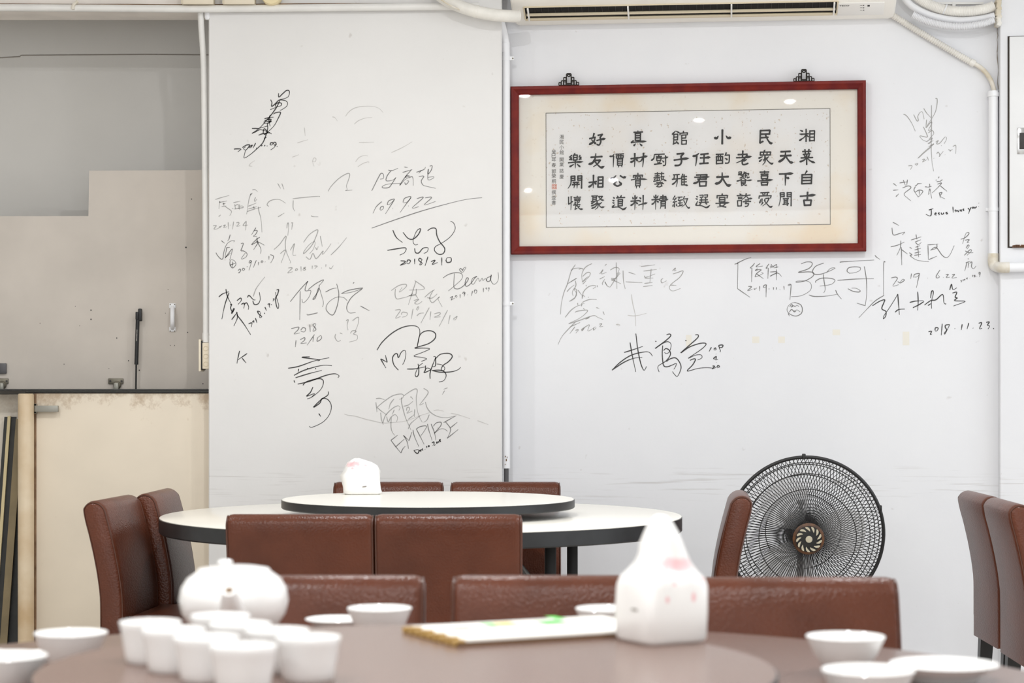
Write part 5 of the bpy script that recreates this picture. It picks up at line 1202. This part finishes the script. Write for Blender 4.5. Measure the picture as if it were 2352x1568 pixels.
for (px, py, dia, lab) in ((872, 1396, .100, 'white rice bowl behind the menu, by the teapot-side chair'), (1942, 1461, .108, 'white rice bowl at right, farther of the two together'),
                      (163, 1453, .101, 'white rice bowl beside the turntable rim, left of the cups'), (10, 1506, .108, 'white rice bowl cut by the left photo border'),
                      (1994, 1538, .112, 'white rice bowl at right, nearer, cut by the bottom border'), (1396, 1397, .10, 'white rice bowl half hidden behind the napkin packet')):
    x, y = at_rim(px, py, ZT + BH)
    crockery('rice_bowl', x, y, ZT, bowl_prof(dia / 2, BH), lab, 'bowl', 'white rice bowls')
for (px, py, dia, h_, lab) in ((2168, 1524, .145, .022, 'white plate beside the two rice bowls at right'), (775, 1421, .105, .016, 'white saucer just left of the bowl behind the menu'),
                          (88, 1499, .06, .012, 'small white dish peeping out beside the bowl at the left border')):
    x, y = at_rim(px, py, ZT + h_)
    crockery('plate', x, y, ZT, plate_prof(dia / 2, h_), lab, 'plate')
cups = [(-.448, 2.535, 'outermost white tea cup on the far left of the cup ring'), (-.406, 2.455, 'white tea cup, second along the near-left side of the ring'), (-.355, 2.378, 'white tea cup, third along the near-left side of the ring'),
        (-.302, 2.300, 'white tea cup nearest the viewer in the cup ring'), (-.237, 2.380, 'white tea cup at the right end of the ring'), (-.371, 2.605, 'white tea cup at the back of the ring, in front of the teapot'),
        (-.334, 2.515, 'white tea cup at the back of the ring, right of the teapot-side one'), (-.281, 2.450, 'white tea cup behind the rightmost one')]
for (x, y, lab) in cups: crockery('tea_cup', x, y, ZS, cup_prof(.0385, .050), lab, 'cup', 'white tea cups in a ring', 40)
# teapot, spout towards the viewer
tx, ty = (537 - CX) / FPX * 2.83, 2.83
tp = thing('teapot', 'round white porcelain teapot with spout facing the viewer', 'teapot', (tx, ty, ZS))
R = 0.0755
bm = new_bm(); add_lathe(bm, [(0, 0), (.045, 0), (.047, .003), (.060, .012), (.071, .028), (R, .047), (.0725, .064), (.064, .077), (.052, .0855), (.049, .088), (.046, .088), (.046, .080), (0, .080)], (0, 0, 0), 56); obj('body', bm, M['porcelain'], tp, world=False, smooth=50)
bm = new_bm(); add_lathe(bm, [(0, .0845), (.0495, .0845), (.0505, .088), (.048, .0905), (.030, .0935), (.010, .0948), (0, .0948)], (0, 0, 0), 48); ld = obj('lid', bm, M['porcelain'], tp, world=False, smooth=50)
bm = new_bm(); add_lathe(bm, [(0, 0), (.006, 0), (.006, .002), (.0105, .004), (.0105, .0075), (.006, .0095), (0, .0095)], (-.012, .0, .093), 24); obj('knob', bm, M['porcelain'], ld, world=False, smooth=50)
bm = new_bm()
sp_ = cat([Vector((.006, -.060, .030)), Vector((.008, -.082, .042)), Vector((.009, -.100, .058)), Vector((.009, -.112, .071))], 6)
add_tube(bm, sp_, lambda i: .021 - .0115 * (i / 18), 20); obj('spout', bm, M['porcelain'], tp, world=False, smooth=50)
bm = new_bm(); d_ = (sp_[-1] - sp_[-3]).normalized(); add_tube(bm, [sp_[-1] + d_ * .0001, sp_[-1] + d_ * .0008], .0055, 16); obj('spout_opening', bm, M['spout_hole'], tp, world=False)
bm = new_bm(); add_tube(bm, cat([Vector((0, .066, .072)), Vector((0, .095, .076)), Vector((0, .112, .058)), Vector((0, .105, .034)), Vector((0, .070, .022))], 8), .0065, 12); obj('handle', bm, M['porcelain'], tp, world=False)

# menu on the turntable
mA = Vector((-.151, 2.848)); mB = Vector((-.070, 2.682)); e1 = (mB - mA).normalized(); e2 = Vector((-e1.y, e1.x)); SWd = (mB - mA).length; LEN = .315
mn = thing('menu_folder', 'white menu sheet in a brown and gold folder on the turntable', 'menu', (mA.x, mA.y, ZS))
def mq(bm, a0, a1, b0, b1, z0, z1):
    q = [mA + e1 * a + e2 * b for a, b in ((a0, b0), (a1, b0), (a1, b1), (a0, b1))]
    add_prism(bm, [(p.x, p.y, ZS + z0) for p in q], (0, 0, z1 - z0))
bm = new_bm(); mq(bm, 0, SWd, 0, LEN, 0.0002, .0055); obj('folder', bm, M['menu_board'], mn, smooth=0)
bm = new_bm(); mq(bm, .003, SWd - .003, .012, LEN - .003, .0055, .0085); sh = obj('sheet', bm, M['paper_white'], mn, smooth=0)
bm = new_bm()
for k in range(9):
    a = SWd * (k + .5) / 9; mq(bm, a - .006, a + .006, -.004, .012, .001, .008 + .002 * (k % 2))
obj('gold_binding', bm, M['gold'], mn, smooth=0)
bm = new_bm(); mq(bm, .05, .075, .045, .075, .0085, .0088); mq(bm, .125, .15, .032, .046, .0085, .0088); obj('photo_print', bm, M['grey_print'], sh, smooth=0)
def menu_px(px, py):
    s = (py - HY) / (CAMZ - ZS - .0085); d = FPX / s; p = Vector(((px - CX) / FPX * d, d)) - mA
    return p.dot(e1), p.dot(e2)
for (m_, x0, x1, y0, y1) in (('green', 1115, 1140, 1431, 1438), ('yellow', 1141, 1184, 1427, 1437), ('green', 1237, 1298, 1424, 1433)):
    a, b = menu_px((x0 + x1) / 2, (y0 + y1) / 2); w = (x1 - x0) / 1640 / 2
    bm = new_bm(); mq(bm, a - .020, a + .020, b - w, b + w, .0085, .0088); obj('photo_print', bm, M[m_], sh, smooth=0)
a, b = menu_px(1276, 1418); bm = new_bm(); mq(bm, a - .02, a + .02, b - .008, b + .008, .0085, .0088); obj('photo_print', bm, M['green'], sh, smooth=0)

# napkin packets in crumpled plastic
def packet(name, loc, yaw, a, b, rings, label, spots, seed, slot):
    t = thing(name, label, 'napkin packet', loc, yaw, 'plastic-wrapped napkin packets')
    rnd = random.Random(seed); bm = new_bm(); n = 48; R_ = []
    ph = [rnd.uniform(0, 6.28) for _ in range(8)]
    for (z, s_, e, ox, oy, cr) in rings:
        ring = []
        for k in range(n):
            an = 2 * pi * k / n + pi / 4
            c, s2 = cos(an), sin(an)
            f = (abs(c) ** e + abs(s2) ** e) ** (-1 / e)
            j = cr * (sin(5 * an + ph[0] + z * 40) + sin(9 * an + ph[1] - z * 70) * .7 + sin(14 * an + ph[2] + z * 110) * .5)
            x = (f * c * s_) * a / 2 * (1 + j) + ox; y = (f * s2 * s_) * b / 2 * (1 + j) + oy
            ring.append(bm.verts.new((x, y, max(0.0003, z + cr * .05 * sin(7 * an + ph[3] + z * 30)))))
        R_.append(ring)
    for A, B in zip(R_, R_[1:]):
        for k in range(n): bm.faces.new((A[k], A[(k + 1) % n], B[(k + 1) % n], B[k]))
    bm.faces.new(R_[0][::-1]); bm.faces.new(R_[-1])
    obj('wrapper', bm, bag_mat(name + '_plastic', spots), t, world=False, smooth=180)
    return t
s_ = (1484 - HY) / (CAMZ - ZS); d_ = FPX / s_
nx, ny = (1519 - CX) / FPX * (d_ + .06), d_ + .060
pk = packet('napkin_packet', (nx, ny, ZS), radians(30), .100, .092,
    [(0.0, .93, 7, 0, 0, .004), (.006, 1.0, 7, 0, 0, .006), (.04, 1.02, 7, 0, 0, .008), (.075, 1.02, 6, 0, 0, .012), (.086, .97, 4.5, 0, 0, .022), (.094, .84, 3.5, .001, 0, .045), (.104, .70, 3, .001, 0, .06), (.118, .61, 2.6, .002, 0, .06), (.132, .56, 2.4, .001, 0, .05), (.146, .46, 2.2, 0, 0, .05), (.158, .33, 2.1, -.001, 0, .04), (.166, .18, 2, -.002, 0, .03), (.169, .05, 2, -.003, 0, .01)],
    'large white napkin packet in crumpled plastic on the brown turntable', [((.006, -.03, .105), (.034, .05, .011)), ((-.022, -.05, .060), (.0035, .03, .005)), ((.020, -.05, .062), (.004, .03, .007)), ((.036, -.04, .084), (.006, .03, .004)), ((-.01, -.04, .080), (.004, .03, .003))], 4, None)
bm = new_bm(); add_box(bm, (-.0512, -.012, .046), (.003, .014, .003), bev=.001); obj('slot', bm, M['grey_print'], pk, world=False)
fs = (1136 - HY) / (CAMZ - ZS); fd = FPX / fs
pk2 = packet('napkin_packet', ((828 - CX) / FPX * fd, fd + .045, ZS), radians(6), .118, .085,
    [(0.0, .90, 6, .004, 0, .004), (.005, 1.04, 5, .004, 0, .010), (.02, 1.0, 5, .001, 0, .012), (.045, 1.02, 4, -.003, 0, .02), (.06, 1.06, 3.2, -.004, 0, .03), (.075, .98, 3.2, .001, 0, .035), (.090, .84, 3, .0, 0, .04), (.100, .62, 2.6, -.006, 0, .06), (.107, .34, 2.3, -.012, 0, .07), (.113, .12, 2, -.016, 0, .05)],
    'small white napkin packet standing on the cream turntable', [((-.024, -.02, .095), (.026, .05, .012)), ((.012, -.03, .093), (.005, .03, .004)), ((-.03, -.03, .084), (.006, .03, .004))], 9, None)
bm = new_bm(); add_box(bm, (.008, -.0435, .026), (.013, .004, .0035), Matrix.Rotation(-.15, 3, 'Y'), bev=.001); obj('slot', bm, M['grey_print'], pk2, world=False)

# ------------------------------------------------------------------ standing fan
YF = 7.0
fc = P(1850, 1227, YF); FR = 179 * YF / FPX
fan = thing('standing_fan', 'black wire-caged standing fan beside the wall', 'fan', (fc.x, YF + .10, 0))
ax = Vector((-.02, -1, -.10)).normalized()                 # blowing direction, a little downward
ex = Vector((1, 0, 0)) - ax * ax.x; ex.normalize(); ey = ax.cross(ex) * -1
if ey.z < 0: ey = -ey
def fp(r, a, d=0.0): return fc + ex * (r * cos(a)) + ey * (r * sin(a)) + ax * d
off = Vector((0, 0, 0))
bm = new_bm(); N = 96
add_tube(bm, [fp(FR, 2 * pi * k / N) for k in range(N)], .0062, 8, closed=True); obj('cage_rim', bm, M['fan_black'], fan)
def dome(r, depth): return depth * (1 - (r / FR) ** 2.6)
for (nm, sgn, depth, nw, swirl, rin) in (('front_cage', 1, .085, 130, .26, .036), ('rear_cage', -1, .075, 110, -.22, .06)):
    bm = new_bm()
    for k in range(nw):
        a = 2 * pi * k / nw; pts = []
        for j in range(9):
            r = rin + (FR - rin) * j / 8
            pts.append(fp(r, a + swirl * (j / 8) ** 1.3, sgn * dome(r, depth)))
        add_tube(bm, pts, .00115, 4, cap=False)
    for rr_ in ((.165, .215, .25) if sgn > 0 else (.13, .20, .24)):
        add_tube(bm, [fp(rr_, 2 * pi * k / 72, sgn * dome(rr_, depth)) for k in range(72)], .0016, 5, closed=True)
    obj(nm, bm, M['fan_black'], fan)
RX = frame_M(ex, ey, ax)
badge = bpy.data.objects.new('badge', None); COL.objects.link(badge); badge.parent = fan
bm = new_bm(); add_lathe(bm, [(0, .0), (.052, .0), (.054, .003), (.050, .007), (.036, .009), (0, .009)], fc + ax * .083, 36, RX); obj('badge_disc', bm, M['fan_rust'], badge)
bm = new_bm(); add_lathe(bm, [(0, .0), (.0445, .0), (.044, .003), (.028, .006), (0, .006)], fc + ax * .0915, 36, RX); obj('badge_face', bm, M['fan_black'], badge)
for k in range(13):
    a = 2 * pi * k / 13 + .2; bm = new_bm(); pts = []
    for j in range(10):
        q = 2 * pi * j / 10; lx = .0085 * cos(q); ly = .0045 * sin(q) * (1 + .5 * cos(q))
        rr_ = .0355 + lx; pts.append(fp(rr_, a + (ly / .0355) + lx * 22, .0965))
    add_prism(bm, pts, ax * .003); obj('petal', bm, M['fan_petal'], badge)
bm = new_bm(); add_lathe(bm, [(0, 0), (.012, 0), (.011, .003), (0, .004)], fc + ax * .097, 20, RX); obj('badge_button', bm, M['fan_petal'], badge)
bm = new_bm(); add_lathe(bm, [(0, .03), (.03, .028), (.042, .015), (.044, -.02), (0, -.02)], fc, 28, RX); obj('hub', bm, M['fan_motor'], fan)
for k in range(3):
    bm = new_bm(); g_ = []
    for i in range(8):
        r = .04 + .165 * i / 7; wd = (.55 + .55 * sin(pi * min(1, i / 7 * .85 + .15))) * (1 if i < 7 else .8)
        g_.append([bm.verts.new(fp(r, 2 * pi * k / 3 + 2.15 + wd * (j / 6 - .5) * 1.25, .022 * (j / 6 - .5) * 2)) for j in range(7)])
    for A, B in zip(g_, g_[1:]):
        for j in range(6): bm.faces.new((A[j], A[j + 1], B[j + 1], B[j]))
    bmesh.ops.solidify(bm, geom=bm.faces[:], thickness=.002)
    obj('blade', bm, M['fan_blade'], fan, smooth=60)
bm = new_bm(); add_lathe(bm, [(0, -.19), (.04, -.185), (.058, -.16), (.062, -.10), (.058, -.075), (0, -.07)], fc, 32, RX); obj('motor_housing', bm, M['fan_motor'], fan)
bm = new_bm(); add_tube(bm, [fc - ax * .13 + Vector((0, 0, .055)), fc - ax * .13 + Vector((0, 0, .088))], .008, 12); add_tube(bm, [fc - ax * .13 + Vector((0, 0, .085)), fc - ax * .13 + Vector((0, 0, .098))], .014, 14); obj('swing_knob', bm, M['fan_motor'], fan)
bm = new_bm(); pz = fc.z - .05; px_, py_ = fc.x, YF + .13
add_tube(bm, [(px_, py_, .03), (px_, py_, .34)], .016, 16); add_tube(bm, [(px_, py_, .30), (px_, py_, pz)], .011, 14); obj('pole', bm, M['fan_black'], fan)
bm = new_bm(); add_tube(bm, [(px_, py_, .325), (px_, py_, .365)], .021, 16); obj('height_collar', bm, M['fan_black'], fan)
bm = new_bm(); add_lathe(bm, [(0, 0), (.19, 0), (.195, .006), (.19, .016), (.06, .034), (.025, .05), (0, .05)], (px_, py_, 0), 48); obj('base', bm, M['fan_black'], fan)
for a in (radians(92), radians(20), radians(168), radians(-35)):
    bm = new_bm(); add_box(bm, fp(FR + .002, a), (.012, .016, .02), bev=.003); obj('rim_clip', bm, M['fan_black'], fan)
